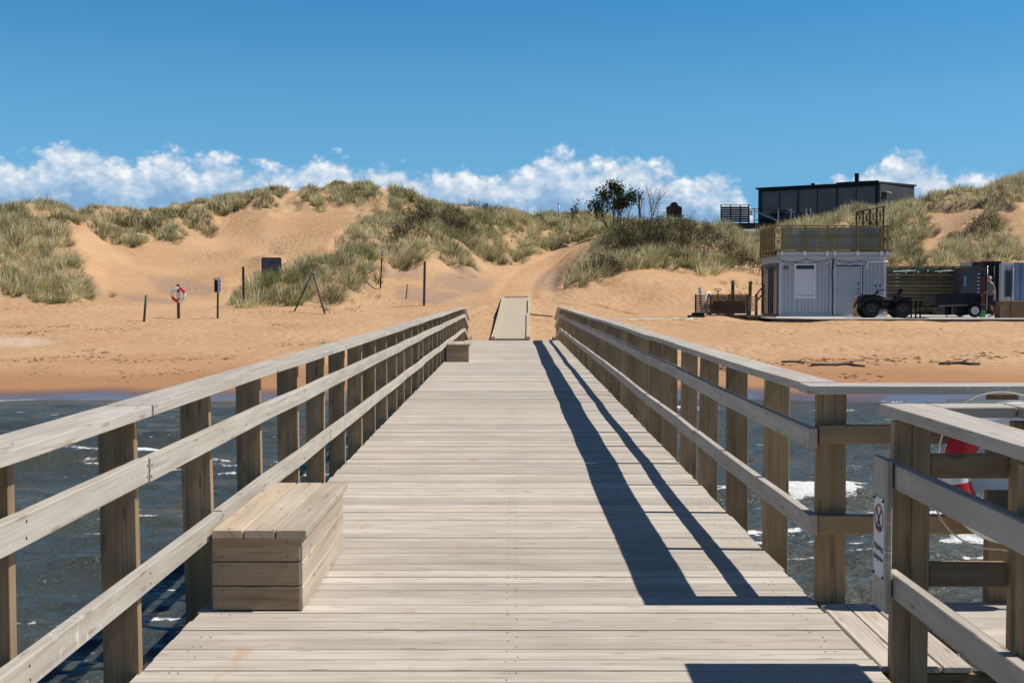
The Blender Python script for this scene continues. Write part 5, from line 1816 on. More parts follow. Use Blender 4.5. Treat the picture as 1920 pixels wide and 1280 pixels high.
# ---- left enclosure: slatted fence with things around it
def fence_left():
    D = 53.6
    def X(px, d=D): return at(px, 0, d).x
    def Z(py, d=D): return at(1350, py, d).z
    b0 = ground(X(1350), D) - .1
    r = thing('slat_fence', 'brown waist high slatted fence standing left of the cabin', 'fence', (X(1337), D, b0))
    o = Vector((X(1337), D, b0))
    def L(px, d): return (X(px, d) - o.x, d - D)
    zt_ = Z(553) - b0; zb = Z(588) - b0
    m = MB(); slats(m, L(1338, D), L(1405, D), zb, zt_, 11, .008, .022); m.build('front_slats', M['brown_wood'], r)
    m = MB(); m.bar((L(1341, D)[0], .09, zb + .30), (L(1403, D)[0], .09, zb + .30), .02, .60); m.build('gap_darkening_sheet', M['old_wood'], r)  # dark sheet added behind the slats so bright sand leaves the gaps dark
    m = MB(); slats(m, L(1308, 54.6), L(1336, D), zb, zt_, 11, .03, .022); m.build('side_slats', M['brown_wood'], r)
    m = MB(); slats(m, L(1407, D), L(1424, D + .9), zb + .1, zt_ - .05, 8, .05, .022); m.build('end_slats', M['brown_wood'], r)
    for px_, d in ((1308, 54.6), (1336.5, D), (1372, D), (1406, D), (1424, D + .9)):
        a = L(px_, d)
        m = MB(); m.bar((a[0], a[1] + .03, -.2), (a[0], a[1] + .03, zt_ + .02), .07, .07, None, up=(0, 1, 0)); m.build('post', M['brown_wood'], r)
    m = MB(); m.bar((L(1337, D)[0], 0, zt_ + .03), (L(1406, D)[0], 0, zt_ + .03), .12, .03); m.build('top_rail', M['brown_wood'], r)
    m = MB(); m.bar((L(1338, D)[0], -.02, zb - .12), (L(1405, D)[0], -.02, zb - .12), .04, .16); m.build('plinth_board', M['brown_wood'], r)
    m = MB(); m.bar((L(1372, D)[0], -.02, zb + .55), (L(1357, D)[0], -.02, zt_ - .1), .02, .03); m.build('loose_lath', M['old_wood'], r)
    # posts behind
    for px_, top, lab in ((1378, 526, 'weathered post behind the slatted fence, straight one with dark bolts'), (1409, 527, 'weathered post behind the slatted fence, leaning one near the cabin')):
        d = 55.5; x = X(px_, d); g = ground(x, d)
        q = thing('weathered_post', lab, 'post', (x, d, g), 0, 'weathered posts behind the fence')
        m = MB(); m.bar((0, 0, -.3), (.06 if px_ > 1400 else 0, 0, at(px_, top, d).z - g), .13, .13, .8, up=(0, 1, 0)); m.build('shaft', M['slat_wood'], q)
        m = MB(); m.box((0, -.07, at(px_, top + 12, d).z - g), (.04, .03, .25)); m.build('bolt_plate', M['dark_steel'], q)
    d = 54.9; x = X(1315, d); g = ground(x, d)
    q = thing('white_board', 'slim white board sticking up behind the fence corner', 'board', (x, d, g))
    zz = at(1315, 539, d).z - g
    m = MB(); m.bar((.12, 0, -.1), (0, 0, zz), .13, .025, .5, up=(0, 1, 0)); m.build('panel', M['white_paint'], q)
    m = MB(); m.bar((.09, .03, -.2), (.04, .03, zz - .5), .05, .03, .5, up=(0, 1, 0)); m.build('stake', M['old_wood'], q)
    d = 54.4; x = X(1350, d); g = ground(x, d); zz = at(1350, 543, d).z - g
    q = thing('ring_handle', 'oval ring on a thin stick rising behind the slatted fence', 'handle', (x, d, g))
    m = MB(); m.tube([(0, 0, -.2), (0, 0, zz)], .025, 8); m.build('stick', M['old_wood'], q)
    m = MB(); m.tube([(.15 * math.cos(t * math.pi / 12), 0, zz + .055 * math.sin(t * math.pi / 12)) for t in range(25)], .018, 6, caps=False); m.build('ring', M['old_wood'], q)
    # folded boards leaning at the corner
    d = 52.9; x = X(1327, d); g = ground(x, d)
    q = thing('folded_sunshade', 'bundle of dark poles with a white cloth leaning at the fence corner', 'sunshade', (x, d, g))
    for k, (ax, bx, top) in enumerate(((-.22, .12, 1.02), (-.10, .2, 1.0), (.05, .16, .98))):
        m = MB(); m.bar((ax, .05 * k, -.06), (bx, .25 + .03 * k, top), .05, .05, .4, up=(0, 1, 0)); m.build('pole', M['old_wood'], q)
    m = MB(); m.tube([(-.05, .08, .62), (0, .1, .78), (.04, .16, .95), (.12, .2, 1.05), (.22, .24, 1.02), (.28, .26, .94)], [.03, .05, .06, .07, .06, .02], 8); m.build('cloth', M['white_plastic'], q)
    d = 52.6; x = X(1307, d); g = ground(x, d)
    q = thing('stacked_plates', 'black stacked base plates lying left of the slatted fence', 'base', (x, d, g))
    m = MB(); m.box((.05, 0, .03), (.70, .5, .07)); m.build('lower_plate', M['black'], q, .01)
    m = MB(); m.box((.12, 0, .12), (.50, .4, .10)); m.build('upper_plate', M['black'], q, .01)
    # step beside the cabin
    q = thing('entrance_step', 'long low brown timber step at the glazed side of the cabin', 'step', (X(1402), 53.2, PZ))
    w_ = X(1457) - X(1402)
    m = MB(); m.box((w_ / 2, .35, .02), (w_, .7, .06)); m.build('tread', M['slat_wood'], q)
    m = MB(); m.box((w_ / 2, .02, -.10), (w_ - .02, .04, .18)); m.build('riser', M['brown_wood'], q)
    q = thing('stair_rail', 'pair of slanting dark handrails left of the cabin glazing', 'handrail', (X(1421, 55.5), 55.5, PZ))
    for k in range(2):
        m = MB(); m.bar((0, 0, .95 - .32 * k), (.42, 0, 1.45 - .32 * k), .04, .06, .4); m.build('rail', M['brown_wood'], q)
    for x_, h_ in ((.02, 1.0), (.40, 1.46)):
        m = MB(); m.bar((x_, .05, -.1), (x_, .05, h_), .06, .06, .4, up=(0, 1, 0)); m.build('post', M['green_wood'], q)
fence_left()

def white_path():
    m = MB()
    pts = [hit(px_, 599 if px_ < 1200 else 598) for px_ in range(1150, 1301, 15)]
    V = []; Fc = []
    for p in pts:
        V += [(p.x, p.y - .22, ground(p.x, p.y - .22) + .015), (p.x, p.y + .22, ground(p.x, p.y + .22) + .015)]
    for i in range(len(pts) - 1):
        Fc.append((2 * i, 2 * i + 2, 2 * i + 3, 2 * i + 1))
    n = len(V); V += [(x, y, z - .05) for x, y, z in V]
    for i in range(len(pts) - 1):
        Fc.append((2 * i + n, 2 * i + 2 + n, 2 * i + 2, 2 * i)); Fc.append((2 * i + 1, 2 * i + 3, 2 * i + 3 + n, 2 * i + 1 + n))
    m.add(V, Fc)
    o = m.build('pale_path', M['concrete'])
    tag(o, kind='structure')
white_path()

# ------------------------------------------------------------------ quad bike, table, trailer, man
def wheel_part(root, c, R0, w, knobs=True, rimmat=None, name='wheel'):
    t = MB()
    prof = [(R0 * .56, -w * .40), (R0 * .70, -w * .50), (R0 * .90, -w * .48), (R0 * .97, -w * .36), (R0, 0), (R0 * .97, w * .36), (R0 * .90, w * .48), (R0 * .70, w * .50), (R0 * .56, w * .40)]
    t.lathe(prof, 28, 'Y', c)
    if knobs:
        for k in range(22):
            a = 2 * math.pi * k / 22
            for s_ in (-1, 1):
                aa = a + s_ * .07
                p = Vector((math.cos(aa) * R0 * .985, s_ * w * .26, math.sin(aa) * R0 * .985)) + Vector(c)
                rot = Matrix.Rotation(-aa, 3, 'Y')
                t.box(p, (.045, w * .42, .05), rot)
    o = t.build(name, M['tyre'], root)
    r = MB()
    r.lathe([(.001, -w * .30), (R0 * .22, -w * .32), (R0 * .26, -w * .18), (R0 * .48, -w * .22), (R0 * .56, -w * .40), (R0 * .60, -w * .43), (R0 * .60, w * .40), (.001, w * .38)], 24, 'Y', c)
    for k in range(5):
        a = 2 * math.pi * k / 5
        r.bar(Vector(c) + Vector((R0 * .2 * math.cos(a), -w * .26, R0 * .2 * math.sin(a))), Vector(c) + Vector((R0 * .54 * math.cos(a), -w * .30, R0 * .54 * math.sin(a))), .05, .04, up=(0, 1, 0))
    r.build('rim', rimmat or M['dark_steel'], o)
    return o

def quad_bike():
    D = 52.6
    x = at(1665, 0, D).x
    root = thing('quad_bike', 'black four wheeled quad bike parked on the platform before the cabin', 'quad bike', (x, D, PZ))
    R0 = .345; wb = .68
    for sx in (-1, 1):
        for sy in (-1, 1):
            wheel_part(root, (sx * wb - .02, sy * .42, R0), R0, .25)
    # frame and engine
    m = MB(); m.box((-.02, 0, .48), (1.15, .42, .26)); m.box((0, 0, .68), (.80, .40, .26)); m.build('engine', M['black'], root, .03)
    m = MB()
    for sy in (-1, 1):
        m.bar((-wb, sy * .2, .42), (wb, sy * .2, .42), .05, .06); m.bar((-wb * .5, sy * .33, .30), (wb * .5, sy * .33, .30), .16, .04)
        for sx in (-1, 1):
            m.bar((sx * (wb - .05), sy * .15, .40), (sx * (wb - .02), sy * .34, .345), .05, .04); m.tube([(sx * (wb - .12), sy * .22, .75), (sx * (wb - .02), sy * .32, .40)], .03, 8)
    m.build('frame', M['dark_steel'], root)
    # body panels: hood, tank, rear
    def fender(sx, nm):
        m = MB()
        for sy in (-1, 1):
            V = []; Fc = []; n = 10
            for i in range(n + 1):
                a = R(12) + (R(168) - R(12)) * i / n
                r_ = .48 + .05 * math.sin(a)
                xx = sx * wb - .02 + r_ * math.cos(a) * 1.02; zz = R0 + .02 + r_ * math.sin(a) * .95
                for yy in (.30, .60):
                    for dz in (0, .03):
                        V.append((xx, sy * yy, zz - (.03 if yy > .4 else 0) - dz))
            for i in range(n):
                b = i * 4; c = b + 4
                Fc += [(b, c, c + 2, b + 2), (b + 1, b + 3, c + 3, c + 1), (b, b + 1, c + 1, c), (b + 2, c + 2, c + 3, b + 3)]
            Fc += [(0, 2, 3, 1), (n * 4, n * 4 + 1, n * 4 + 3, n * 4 + 2)]
            m.add(V, Fc, None, .5, 0, False)
        return m.build(nm, M['gloss_black'], root)
    fender(-1, 'front_fender'); fender(1, 'rear_fender')
    m = MB()
    m.prism([(-1.10, .84), (-1.08, .62), (-.95, .55), (-.40, .58), (-.18, .70), (-.15, .94), (-.42, 1.02), (-.85, .97), (-1.06, .93)], .72, Matrix.Translation((0, -.36, 0))); m.build('hood', M['gloss_black'], root, .02)
    m = MB(); m.prism([(-.28, .66), (.10, .62), (.12, .80), (-.10, .92), (-.26, .94)], .30, Matrix.Translation((0, -.15, 0))); m.build('tank', M['black'], root, .02)
    m = MB(); m.prism([(-.08, .76), (.10, .74), (.62, .74), (.70, .82), (.55, .87), (.15, .83), (-.02, .90)], .32, Matrix.Translation((0, -.16, 0))); m.build('seat', M['black'], root, .03)
    m = MB(); m.prism([(.30, .56), (.95, .56), (1.08, .66), (1.10, .88), (.85, .92), (.60, .84), (.32, .76)], .72, Matrix.Translation((0, -.36, 0))); m.build('rear_body', M['gloss_black'], root, .02)
    for nm, (xa, xb, z) in (('front_rack', (-1.06, -.50, 1.00)), ('rear_rack', (.40, 1.08, .90))):
        m = MB()
        for k in range(5):
            yy = -.36 + .18 * k
            m.tube([(xa, yy, z), (xb, yy, z)], .015, 6)
        for xx in (xa, (xa + xb) / 2, xb): m.tube([(xx, -.38, z), (xx, .38, z)], .015, 6)
        for yy in (-.25, .25): m.tube([(xa + .12, yy, z), (xa + .18, yy, z - .22)], .015, 6); m.tube([(xb - .1, yy, z), (xb - .14, yy, z - .2)], .015, 6)
        m.build(nm, M['black'], root)
    m = MB(); m.tube([(-.38, 0, .92), (-.26, 0, 1.12)], .035, 8); m.tube([(-.16, -.40, 1.20), (-.24, -.2, 1.19), (-.26, 0, 1.13), (-.24, .2, 1.19), (-.16, .40, 1.20)], .018, 8); hb = m.build('handlebar', M['black'], root)
    for sy in (-1, 1):
        m = MB(); m.tube([(-.19, sy * .30, 1.195), (-.14, sy * .43, 1.205)], .026, 8); m.build('grip', M['tyre'], hb)
        m = MB(); m.tube([(-.25, sy * .22, 1.18), (-.29, sy * .30, 1.36)], .010, 5); m.box((-.29, sy * .31, 1.40), (.03, .12, .09)); m.build('mirror', M['black'], hb)
    m = MB(); m.prism([(-.48, .96), (-.30, .98), (-.26, 1.20), (-.36, 1.14)], .24, Matrix.Translation((0, -.12, 0))); m.build('windshield', M['glass_dark'], root, .01)
    for sy in (-1, 1):
        m = MB(); m.lathe([(.001, 0), (.05, .01), (.06, .05), (.04, .09)], 12, 'X', (-1.06, sy * .15, .80)); m.build('headlight', M['steel'], root)
    m = MB(); m.prism([(.52, .90), (.62, .90), (.80, 1.26), (.70, 1.28)], .30, Matrix.Translation((0, -.15, 0))); m.box((.60, 0, .93), (.3, .34, .07)); m.build('passenger_backrest', M['black'], root, .02)
    for sy in (-1, 1):
        m = MB(); m.tube([(.36, sy * .28, .90), (.38, sy * .30, 1.04), (.50, sy * .30, 1.05)], .018, 6); m.build('passenger_handle', M['black'], root)
    m = MB(); m.tube([(-1.05, -.25, .50), (-1.13, -.25, .62), (-1.12, -.2, .76)], .02, 6); m.tube([(-1.05, .25, .50), (-1.13, .25, .62), (-1.12, .2, .76)], .02, 6); m.tube([(-1.13, -.25, .62), (-1.13, .25, .62)], .02, 6); m.build('bumper', M['black'], root)
quad_bike()

def bar_table():
    D = 50.9
    x = at(1725, 0, D).x
    root = thing('pedestal_table', 'black table on three thin columns right behind the quad bike', 'table', (x, D, PZ))
    m = MB(); m.box((0, 0, .73), (.80, .5, .03)); m.build('table_top', M['black'], root, .004)
    for k in (-1, 0, 1):
        m = MB(); m.tube([(k * .19, 0, .03), (k * .19, 0, .72)], .035, 10); m.build('column', M['black'], root)
        m = MB(); m.lathe([(.001, .0), (.26, .0), (.26, .012), (.06, .035), (.035, .05), (.001, .05)], 24, 'Z', (k * .30, -.02 + .001 * k, .002 + .002 * k)); m.build('base', M['black'], root)
bar_table()

def trailer():
    D = 52.9
    def X(px): return at(px, 0, D).x
    def Z(py): return at(1820, py, D).z - PZ
    ox = X(1762)
    root = thing('utility_trailer', 'long black open trailer parked on the platform beside the man', 'trailer', (ox, D, PZ))
    L = X(1848) - ox
    zb = Z(571); zt0, zt1 = Z(552), Z(549)
    m = MB(); m.box((L / 2, .7, zb - .02), (L, 1.4, .06)); m.build('bed_floor', M['black'], root)
    for yy in (0, 1.4):
        m = MB(); m.prism([(0, zb + .02), (L, zb + .02), (L, zt1), (0, zt0)], .035, Matrix.Translation((0, yy, 0))); m.build('side_board', M['gloss_black'], root)
    for xx in (.0, L - .03):
        m = MB(); m.box((xx + .016, .72, (zb + zt0) / 2), (.03, 1.33, zt0 - zb - .04)); m.build('end_board', M['black'], root)
    for xx in (.02, L * .37, L * .72, L - .03):
        m = MB(); m.box((xx, -.02, (zb + zt0) / 2), (.04, .03, zt0 - zb)); m.build('stanchion', M['black'], root)
    m = MB(); m.bar((.1, -.015, zb - .06), (L + .78, -.015, zb + .02), .04, .05); m.build('chassis_rail', M['sign_grey'], root)
    m = MB(); m.bar((.4, .7, zb - .08), (X(1735) - ox, .7, Z(576)), .07, .07); m.tube([(X(1735) - ox, .7, Z(576)), (X(1731) - ox, .7, Z(577))], .05, 8); m.build('drawbar', M['black'], root)
    cx = X(1834) - ox
    for yy, nm in ((-.14, 0), (1.54, 1)):
        wheel_part(root, (cx, yy, .30), .30, .16, False, M['white_plastic'] if nm == 0 else M['dark_steel'])
        m = MB(); V = []; Fc = []
        for i in range(9):
            a = R(15) + R(150) * i / 8
            for dy in (-.11, .11):
                V.append((cx + .36 * math.cos(a), yy + dy, .30 + .36 * math.sin(a)))
        for i in range(8): Fc.append((2 * i, 2 * i + 1, 2 * i + 3, 2 * i + 2))
        m.add(V, Fc, None, .5, 0, True); o = m.build('mudguard', M['black'], root)
        so = o.modifiers.new('t', 'SOLIDIFY'); so.thickness = .012
    m = MB(); m.tube([(cx, -.05, .30), (cx, 1.45, .30)], .035, 8); m.box((cx - .45, .2, .28), (.5, .2, .36)); m.build('axle', M['black'], root)
    m = MB(); m.tube([(.55, .1, 0), (.55, .1, zb)], .025, 8); m.build('jockey_leg', M['dark_steel'], root)
trailer()

def green_crate():
    D = 53.3
    r = thing('green_crate', 'small bright green plastic crate under the trailer near the man', 'crate', (at(1851, 0, D).x, D, PZ))
    m = MB()
    m.box((0, -.12, .12), (.20, .012, .22)); m.box((0, .12, .12), (.20, .012, .22)); m.box((-.1, 0, .12), (.012, .228, .22)); m.box((.1, 0, .12), (.012, .228, .22)); m.box((0, 0, .012), (.19, .228, .02))
    m.build('body', M['green_plastic'], r)
    m = MB(); m.box((-.06, 0, .245), (.40, .30, .025)); m.build('lid', M['green_plastic'], r, .003)
green_crate()

# ---- the man
def person():
    D = 52.3
    x = at(1869, 0, D).x
    root = thing('person', 'grey haired man in grey t-shirt and dark shorts standing by the trailer', 'person', (x, D, PZ + .035), 0)
    # joints: he faces left (-x), leaning a little forward, head bowed
    J = []; E = []; RA = []
    def add(p, r, parent=None):
        J.append(p); RA.append(r if isinstance(r, tuple) else (r, r))
        if parent is not None: E.append((parent, len(J) - 1))
        return len(J) - 1
    pel = add((0.02, 0, .94), (.125, .165))
    wst = add((-.02, 0, 1.08), (.135, .165), pel)
    che = add((-.05, 0, 1.26), (.125, .175), wst)
    sho = add((-.05, 0, 1.42), (.085, .14), che)
    nek = add((-.085, 0, 1.50), .058, sho)
    hd0 = add((-.125, 0, 1.575), (.080, .070), nek)
    hd1 = add((-.135, 0, 1.655), (.092, .076), hd0)
    hd2 = add((-.120, 0, 1.715), (.070, .062), hd1)
    nose = add((-.238, 0, 1.625), .014, hd1)
    for s_ in (-1, 1):
        ear = add((-.115, s_ * .086, 1.635), .016, hd1)
        # legs
        hp = add((.03, s_ * .10, .88), .092, pel)
        kn = add((.00 + .03 * s_, s_ * .12, .49), .062, hp)
        cf = add((.045 + .05 * s_, s_ * .125, .30), .058, kn)
        an = add((.05 + .07 * s_, s_ * .125, .085), .038, cf)
        hl = add((.07 + .07 * s_, s_ * .125, .030), .040, an)
        bl = add((-.10 + .07 * s_, s_ * .14, .022), (.045, .028), an)
        to = add((-.17 + .07 * s_, s_ * .145, .016), (.038, .020), bl)
        # arms
        sh = add((-.045, s_ * .205, 1.385), .060, sho)
        if s_ < 0:      # near arm hangs, forearm forward to the trailer edge
            el_ = add((.02, s_ * .265, 1.11), .045, sh)
            wr = add((.015, s_ * .25, .87), .030, el_)
            pm = add((.0, s_ * .245, .80), (.038, .020), wr)
            base = (.0, s_ * .245, .80)
            dirs = [(-.030, -.09), (-.012, -.10), (.006, -.097), (.022, -.080)]
            for k, (dx, dz) in enumerate(dirs):
                f1 = add((base[0] + dx * .9, base[1] + .004 * s_, base[2] + dz * .62), .0095, pm)
                f2 = add((base[0] + dx * 1.0 - .012, base[1] - .010 * s_, base[2] + dz), .008, f1)
            t1 = add((base[0] - .040, base[1] - .004 * s_, base[2] - .02), .010, pm)
            t2 = add((base[0] - .050, base[1] - .012 * s_, base[2] - .055), .009, t1)
        else:
            el_ = add((-.10, s_ * .275, 1.13), .045, sh)
            wr = add((-.30, s_ * .20, 1.00), .030, el_)
            pm = add((-.375, s_ * .185, .975), (.020, .038), wr)
            base = (-.375, s_ * .185, .975)
            for k, dy in enumerate((-.030, -.011, .008, .026)):
                ln = (.085, .098, .094, .074)[k]
                f1 = add((base[0] - ln * .6, base[1] + dy, base[2] - .012), .0095, pm)
                f2 = add((base[0] - ln * .9, base[1] + dy * 1.05, base[2] - .045), .008, f1)
            t1 = add((base[0] - .02, base[1] - .042, base[2] - .008), .010, pm)
            t2 = add((base[0] - .055, base[1] - .050, base[2] - .03), .009, t1)
    me = bpy.data.meshes.new('body')
    me.from_pydata(J, E, [])
    o = bpy.data.objects.new('body', me)
    COL.objects.link(o)
    sk = o.modifiers.new('skin', 'SKIN')
    sk.use_smooth_shade = True
    for i, r in enumerate(RA):
        me.skin_vertices[0].data[i].radius = r
    me.skin_vertices[0].data[0].use_root = True
    sb = o.modifiers.new('sub', 'SUBSURF'); sb.levels = 2; sb.render_levels = 2
    dg = bpy.context.evaluated_depsgraph_get(); dg.update()
    nm = bpy.data.meshes.new_from_object(o.evaluated_get(dg))
    bpy.data.objects.remove(o)
    nm.materials.clear()
    for k in ('skin', 'shirt', 'shorts', 'sock', 'hair', 'white_paint'): nm.materials.append(M[k])
    for p in nm.polygons:
        c = p.center
        mi = 0
        arm = abs(c.y) > .185
        if c.z > 1.455: mi = 0
        if 0.98 < c.z <= 1.455 and not arm: mi = 1
        if arm and c.z > 1.17 and c.x > -.2: mi = 1
        if .50 < c.z <= .99 and abs(c.y) < .21 and c.x > -.22: mi = 2
        if c.z < .27: mi = 3 if c.z > .09 else 5
        p.material_index = mi
        p.use_smooth = True
    b = bpy.data.objects.new('body', nm)
    COL.objects.link(b); b.parent = root
    # hair cap
    m = MB()
    V = []; Fc = []; n1, n2 = 9, 16
    for i in range(n1):
        ph = R(5) + R(88) * i / (n1 - 1)
        for k in range(n2):
            t = 2 * math.pi * k / n2
            front = max(0, -math.cos(t))
            ph2 = ph * (1 - .38 * front)
            V.append((-.118 + .106 * math.sin(ph2) * math.cos(t), .092 * math.sin(ph2) * math.sin(t), 1.665 + .108 * math.cos(ph2)))
    for i in range(n1 - 1):
        for k in range(n2):
            k2 = (k + 1) % n2
            Fc.append((i * n2 + k, i * n2 + k2, (i + 1) * n2 + k2, (i + 1) * n2 + k))
    m.add(V, Fc, None, .5, 0, True); m.build('hair', M['hair'], root)
    for s_ in (-1, 1):
        m = MB(); m.lathe([(.001, -.008), (.008, -.004), (.010, 0), (.008, .006), (.001, .009)], 8, 'X', (-.214, s_ * .030, 1.652)); m.build('eye', M['ink'], root)
    # loose hem of the shirt and wide legs of the shorts
    m = MB(); m.lathe([(.165, 0), (.172, -.05), (.165, -.11)], 20, 'Z', (0, 0, 0)); 
    m.v = [(v[0] * .92 + .0, v[1] * 1.12, v[2] + 1.06) for v in m.v]; o = m.build('shirt_hem', M['shirt'], root)
    so = o.modifiers.new('t', 'SOLIDIFY'); so.thickness = .01
    for s_ in (-1, 1):
        m = MB(); m.lathe([(.108, .90), (.112, .72), (.110, .52)], 16, 'Z', (.02, s_ * .112, 0)); o = m.build('shorts_leg', M['shorts'], root)
        so = o.modifiers.new('t', 'SOLIDIFY'); so.thickness = .01
person()

# ------------------------------------------------------------------ the dark house on the dune
def dark_house():
    A = Vector((24.9, 122, 0)); B = Vector((35.0, 115, 0)); Cc = Vector((41.3, 124, 0)); Dd = Vector((31.2, 131, 0))
    base = min(ground(p.x, p.y) for p in (A, B, Cc, Dd)) - .3
    root = thing('dark_house', 'flat roofed black timber house with wide dark windows on the dune', 'house', (B.x, B.y, base))
    o = Vector((B.x, B.y, 0))
    tA, tB, tC, tD = [z - base for z in (12.86, 12.86, 13.36, 13.36)]
    def wall(P, Q, zp, zq, mat, nm, th=.18, z0=0.0):
        m = MB()
        d = (Q - P).normalized(); n = Vector((-d.y, d.x, 0)) * th
        p, q = P - o, Q - o; p.z = q.z = 0
        V = [p + Vector((0, 0, z0)), q + Vector((0, 0, z0)), q + Vector((0, 0, zq)), p + Vector((0, 0, zp))]
        V += [v + n for v in V]
        Fc = [(0, 1, 2, 3), (7, 6, 5, 4), (0, 4, 5, 1), (1, 5, 6, 2), (2, 6, 7, 3), (3, 7, 4, 0)]
        L = (q - p).length
        uv = [[(z_, l_) for l_, z_ in ((0, 0), (L, 0), (L, 3), (0, 3))]] + [[(0, 0)] * 4] * 5
        m.add(V, Fc, uv); return m.build(nm, mat, root)
    e = (B - A).normalized(); n = Vector((e.y, -e.x, 0))
    wall(A, B, tA - .02, tB - .02, M['black_clad'], 'front_wall')
    # vertical boarding on the lit end wall, board by board
    f = (Cc - B).normalized(); nb = 44; Ls = (Cc - B).length
    m = MB()
    for k in range(nb):
        p = B + f * (Ls * (k + .5) / nb) - o
        zt_ = tB + (tC - tB) * (k + .5) / nb - .03
        rot = Matrix.Rotation(math.atan2(f.y, f.x), 3, 'Z')
        m.box((p.x, p.y, zt_ / 2), (Ls / nb - .012, .10 + random.uniform(-.006, .006), zt_), rot, random.random(), 0, 2)
    m.build('end_wall', M['grey_clad'], root)
    wall(Cc, Dd, tC, tD, M['black_clad'], 'rear_wall'); wall(Dd, A, tD, tA, M['black_clad'], 'far_wall')
    # roof slab with overhang
    m = MB()
    pts = [A - e * .2 + n * .25, B + e * .05 + n * .25, Cc + f * .2 + e * .2, Dd + f * .2]
    V = []
    for p, z in zip(pts, (tA, tB, tC, tD)):
        V += [p - o + Vector((0, 0, z)), p - o + Vector((0, 0, z + .18))]
    for i in range(len(V)): V[i].z = V[i].z
    Fc = [(0, 2, 4, 6), (7, 5, 3, 1)] + [(2 * i, 2 * i + 1, (2 * i + 3) % 8, (2 * i + 2) % 8) for i in range(4)]
    m.add(V, Fc); rf = m.build('roof', M['black_clad'], root)
    # taller right section edge
    m = MB(); p = B - e * 4.1; a_ = p - o + n * .27; b_ = B - o + n * .27
    m.bar(a_ + Vector((0, 0, tB + .20)), b_ + Vector((0, 0, tB + .20)), .12, .16); m.build('parapet', M['black_clad'], root)
    # windows in the front
    L = (B - A).length
    for k, (s0, s1) in enumerate(((.35, .37), (.395, .665), (.69, .965))):
        s0 = (.04, .355, .675)[k]; s1 = (.335, .655, .965)[k]
        p, q = A + e * (L * s0) - o + n * .03, A + e * (L * s1) - o + n * .03
        rot = Matrix.Rotation(math.atan2(e.y, e.x), 3, 'Z')
        c = (p + q) / 2; w_ = (q - p).length
        m = MB(); zc_ = tA - 1.55
        for s_ in (-1, 1): m.box(c + e * (s_ * w_ / 2) + Vector((0, 0, zc_)), (.12, .10, 2.6), rot)
        m.box(c + Vector((0, 0, zc_ + 1.25)), (w_ - .12, .10, .10), rot); m.box(c + Vector((0, 0, zc_ - 1.25)), (w_ - .12, .10, .10), rot)
        wn = m.build('window', M['sign_grey'], root)
        for j in range(2):
            m = MB(); m.box(c + e * ((j - .5) * w_ / 2) + Vector((0, 0, zc_)), (w_ / 2 - .10, .03, 2.38), rot); m.build('pane', M['glass_dark'], wn)
    # corner trim, chimney, side door canopy
    m = MB(); m.box(B - o + n * .04 + Vector((0, 0, tB / 2)), (.22, .16, tB - .05), Matrix.Rotation(math.atan2(e.y, e.x), 3, 'Z')); m.build('corner_board', M['grey_clad'], root)
    p = B - e * 2.6 - n * 1.2 - o
    m = MB(); m.tube([p + Vector((0, 0, tB)), p + Vector((0, 0, tB + 1.05)), p + Vector((0, 0, tB + 1.12)), p + Vector((0, 0, tB + 1.2))], [.20, .20, .23, .20], 14); m.build('chimney', M['black'], rf)
    q = B + f * 1.4 - o + Vector((f.y, -f.x, 0)) * .25
    m = MB(); m.box(q + Vector((0, 0, tB - .75)), (1.7, .5, .06), Matrix.Rotation(math.atan2(f.y, f.x), 3, 'Z')); cn = m.build('door_canopy', M['grey_trim'], root)
    m = MB(); m.box(q - Vector((f.y, -f.x, 0)) * .17 + Vector((0, 0, tB - 1.9)), (1.0, .06, 2.1), Matrix.Rotation(math.atan2(f.y, f.x), 3, 'Z')); m.build('side_door', M['grey_clad'], root)
    p = A + e * 5.6 - n * .3 - o
    m = MB(); m.box(p + Vector((0, 0, tA + .28)), (.3, .3, .2)); m.build('roof_vent', M['black'], rf)

    # terrace on posts in front of the house
    D = 117.5
    def W_(px_, py_, d=D): return at(px_, py_, d)
    t = thing('house_terrace', 'dark raised timber terrace with a slatted wind screen before the house', 'terrace', tuple(W_(1351, 424)))
    oo = W_(1351, 424)
    zf = W_(1351, 418).z - oo.z
    x1 = W_(1500, 418).x - oo.x
    m = MB(); m.box((x1 / 2, 1.6, zf - .22), (x1, 3.6, .42)); m.build('floor', M['black_clad'], t)
    for k in range(5):
        xx = .3 + k * 1.8
        g = ground(oo.x + xx, D) - oo.z - .3
        m = MB(); m.bar((xx, .4, g), (xx, .4, zf - .4), .16, .16, None, up=(0, 1, 0)); m.build('post', M['black_clad'], t)
    sc = part_empty('wind_screen', t)
    xs = [0.04, W_(1373, 0).x - oo.x, W_(1391, 0).x - oo.x, W_(1407, 0).x - oo.x]
    zt0 = W_(0, 385).z - oo.z
    for x_ in xs:
        m = MB(); m.bar((x_, 0, zf), (x_, 0, zt0), .11, .11, None, up=(0, 1, 0)); m.build('post', M['black_clad'], sc)
    m = MB()
    for k in range(7):
        z = zf + .12 + k * (zt0 - zf - .2) / 7
        m.bar((xs[0], -.08, z + .06), (xs[-1], -.08, z + .06), .03, .19)
    m.build('slats', M['black_clad'], sc)
    m = MB(); m.bar((xs[0] - .1, 0, zt0 + .03), (xs[-1] + .1, 0, zt0 + .03), .16, .05); m.build('cap', M['black_clad'], sc)
    rl = part_empty('railing', t)
    zr = W_(0, 391).z - oo.z
    px_list = (1408, 1418, 1463, 1477, 1487)
    for q_ in px_list:
        x_ = W_(q_, 0).x - oo.x
        m = MB(); m.bar((x_, 0, zf), (x_, 0, zr), .11, .10, None, up=(0, 1, 0)); m.build('post', M['grey_trim'] if q_ != 1477 else M['grey_clad'], rl)
